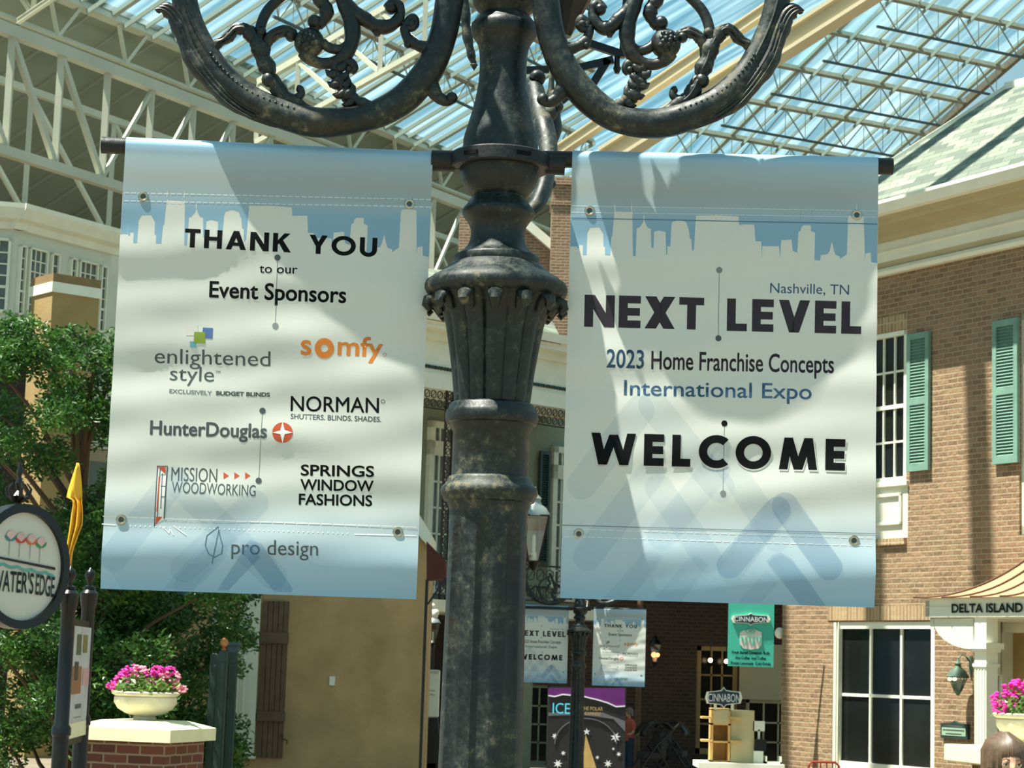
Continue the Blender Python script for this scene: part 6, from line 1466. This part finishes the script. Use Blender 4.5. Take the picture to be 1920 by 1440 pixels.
# ------------------------------------------------------------------ people
def person(label, P, h, rz, shirt, legs, hair, skin, long_hair, arms_fwd=False):
    """standing figure h tall; body one fused surface, hair, top and trousers as parts"""
    t = thing('person', label, 'person', P, rz); s = h/1.7
    SK = plain('skin_'+str(int(skin[0])), skin, .5, 0, .04, 20); V = lambda x, y, z: (x*s, y*s, z*s)
    m = MB()
    m.lathe([(.11*s, .92*s), (.165*s, .98*s), (.155*s, 1.05*s), (.13*s, 1.14*s), (.15*s, 1.28*s), (.16*s, 1.36*s), (.10*s, 1.43*s), (.056*s, 1.46*s), (.052*s, 1.54*s)], 20)
    m.v = [(x, y*.68, z) for x, y, z in m.v]
    m.ball(V(0, -.012, 1.595), .088*s, 20, sc=(.86, 1.06, 1.22)); m.ball(V(0, -.052, 1.525), .045*s, 12, sc=(1, 1, .8)); m.ball(V(0, -.11, 1.575), .014*s, 8, sc=(.8, 1, 1.4)); m.ball(V(0, -.09, 1.60), .010*s, 8)
    for sg in (-1, 1):
        m.tube([V(sg*.15, 0, 1.38), V(sg*.19, .0, 1.30), V(sg*.21, .0, 1.12), V(sg*.22, -.03 if not arms_fwd else -.12, .98 if not arms_fwd else 1.06), V(sg*.21, -.08 if not arms_fwd else -.30, .82 if not arms_fwd else 1.08)], [.05*s, .048*s, .040*s, .033*s, .024*s], 12)
        hx, hy, hz = (sg*.21, -.09, .79) if not arms_fwd else (sg*.20, -.34, 1.09)
        m.ball(V(hx, hy, hz), .036*s, 10, sc=(.6, 1, 1.1))
        for k in range(4): m.tube([V(hx, hy-.02+.015*k, hz-.02), V(hx, hy-.025+.017*k, hz-.085+.006*abs(k-1.5))], [.009*s, .007*s], 6)
        m.tube([V(hx-sg*.01, hy-.03, hz), V(hx-sg*.03, hy-.05, hz-.05)], [.010*s, .008*s], 6)
        m.tube([V(sg*.09, 0, .95), V(sg*.10, -.01, .50), V(sg*.10, .01, .10)], [.085*s, .055*s, .036*s], 14)
        m.ball(V(sg*.10, -.04, .045), .05*s, 12, sc=(.8, 2.0, .8)); m.ball(V(sg*.076, -.0, 1.585), .022*s, 8, sc=(.5, .8, 1.3))
    b = m.build('body', SK, t, True); rm = b.modifiers.new('fuse', 'REMESH'); rm.mode = 'VOXEL'; rm.voxel_size = .009*s; rm.use_smooth_shade = True
    sm = b.modifiers.new('soft', 'SMOOTH'); sm.iterations = 3
    for sg in (-1, 1):
        m = MB(); m.ball(V(sg*.030, -.094, 1.592), .0135*s, 12, sc=(1.15, .6, .62)); e = m.build('eye', WHITE, t, True)
        m = MB(); m.ball(V(sg*.030, -.1015, 1.592), .0062*s, 10, sc=(1, .5, 1)); m.build('iris', BROWNWOOD, e, True)
        m = MB(); m.tube([V(sg*.014, -.100, 1.612), V(sg*.030, -.102, 1.618), V(sg*.046, -.094, 1.612)], .003*s, 6); m.build('eyebrow', hair, t)
        m = MB(); m.tube([V(sg*.016, -.101, 1.596), V(sg*.030, -.105, 1.602), V(sg*.045, -.098, 1.595)], .0022*s, 6); m.build('eyelid', hair, e)
    m = MB(); m.tube([V(-.022, -.095, 1.542), V(0, -.101, 1.540), V(.022, -.095, 1.542)], [.003*s, .006*s, .003*s], 8); m.build('mouth', plain('lips_'+str(int(skin[0])), (150, 84, 76), .5), t)
    m = MB(); rng = random.Random(2)
    m.ball(V(0, .014, 1.618), .091*s, 20, sc=(.93, 1.04, 1.06))
    n = 90
    for i in range(n):
        a = -pi*.5+(i/(n-1)-.5)*2*pi*.94; x, y = cos(a), -sin(a)
        ca, sa = sin(a*0+((i/(n-1))-.5)*2*pi), cos(((i/(n-1))-.5)*2*pi)       # 0 is the face, +-pi the back
        R_ = .085; px_, py_ = R_*ca, .008-R_*1.12*sa
        ln = (1.628 if abs(ca) < .5 else 1.575) if sa > .45 else ((1.46 if long_hair else 1.56) if sa > -.2 else (1.42 if long_hair else 1.52))
        m.tube([V(px_*.25, py_*.25+.01, 1.725), V(px_*.8, py_*.8, 1.69), V(px_*1.03, py_*1.04, 1.65), V(px_*1.06+rng.uniform(-.004, .004), py_*1.06, max(ln, 1.0)), V(px_*1.0, py_*1.0, ln-.012)], [.010*s, .011*s, .010*s, .009*s, .003*s], 6)
    m.build('hair', hair, t, True)
    m = MB(); m.lathe([(.170*s, .90*s), (.178*s, 1.0*s), (.150*s, 1.13*s), (.168*s, 1.28*s), (.178*s, 1.36*s), (.12*s, 1.44*s), (.075*s, 1.465*s)], 24); m.v = [(x, y*.72, z) for x, y, z in m.v]
    for sg in (-1, 1): m.tube([V(sg*.14, 0, 1.39), V(sg*.19, 0, 1.31), V(sg*.212, 0, 1.17)], [.062*s, .062*s, .060*s], 14)
    m.build('shirt', shirt, t, True)
    m = MB()
    for sg in (-1, 1): m.tube([V(sg*.085, 0, .98), V(sg*.10, -.01, .50), V(sg*.10, .01, .08)], [.098*s, .070*s, .060*s], 14)
    m.build('trousers', legs, t, True); return t
HAIR = plain('brown_hair', (92, 72, 54), .45, 0, .25, 60); HAIR2 = plain('grey_hair', (110, 102, 92), .6)
Pw = un(1893, 1434, 9.0); hw = (Pw.z)/1.592*1.7
person('woman with brown fringe at the bottom right corner, only forehead and eyes showing', (Pw.x, 9.1, 0), hw, radians(8), plain('dark_top', (60, 60, 70), .8), plain('denim', (50, 62, 84), .8), HAIR, (206, 160, 130), True)
Pm = un(1180, 1326, 38); hm = Pm.z/1.0
person('person in an orange top standing in the shade beside the winter poster', (Pm.x, 38, 0), min(1.78, hm/1.02), radians(-60), plain('orange_shirt', (170, 84, 60), .8), plain('blue_jeans', (40, 52, 80), .8), HAIR2, (190, 140, 112), False, True)
# two black strollers parked by the shopfront
def stroller(label, x, Y, rz):
    P = un(x, 1430, Y); t = thing('stroller', label, 'stroller', (P.x, Y, 0), rz); m = MB()
    m.tube([(-.35, -.2, .12), (0, -.2, .62), (.42, -.2, 1.0)], .016, 8); m.tube([(-.35, .2, .12), (0, .2, .62), (.42, .2, 1.0)], .016, 8); m.tube([(.42, -.2, 1.0), (.45, 0, 1.02), (.42, .2, 1.0)], .02, 8); m.tube([(.30, -.2, .12), (0, -.2, .62)], .014, 8); m.tube([(.30, .2, .12), (0, .2, .62)], .014, 8)
    m.build('frame', BLACK, t, True)
    m = MB(); N_ = 9
    for i in range(N_+1):
        a = pi*.05+pi*.75*i/N_
        for k in (-1, 1): m.v.append((.05-.30*cos(a), k*.22, .72+.30*sin(a)))
    for i in range(N_): m.f.append((2*i, 2*i+1, 2*i+3, 2*i+2)); m.m.append(0)
    m.build('canopy', BLACK, t, True, ang=180).modifiers.new('s', 'SOLIDIFY').thickness = .02
    m = MB(); m.box((-.22, -.18, .38), (.15, .18, .50)); m.box((.08, -.18, .42), (.2, .18, .85)); m.build('seat', plain('dark_grey_fabric', (38, 40, 44), .8), t, bevel=.02)
    for x_, y_ in ((-.35, -.22), (-.35, .22), (.30, -.22), (.30, .22)): m = MB(); m.tube([(x_, y_-.02, .12), (x_, y_+.02, .12)], .12, 20); m.build('wheel', BLACK, t, True)
    return t
stroller('left one of two black folded-hood strollers in the shade', 1222, 37, radians(20)); stroller('right one of two black folded-hood strollers in the shade', 1262, 38, radians(160))
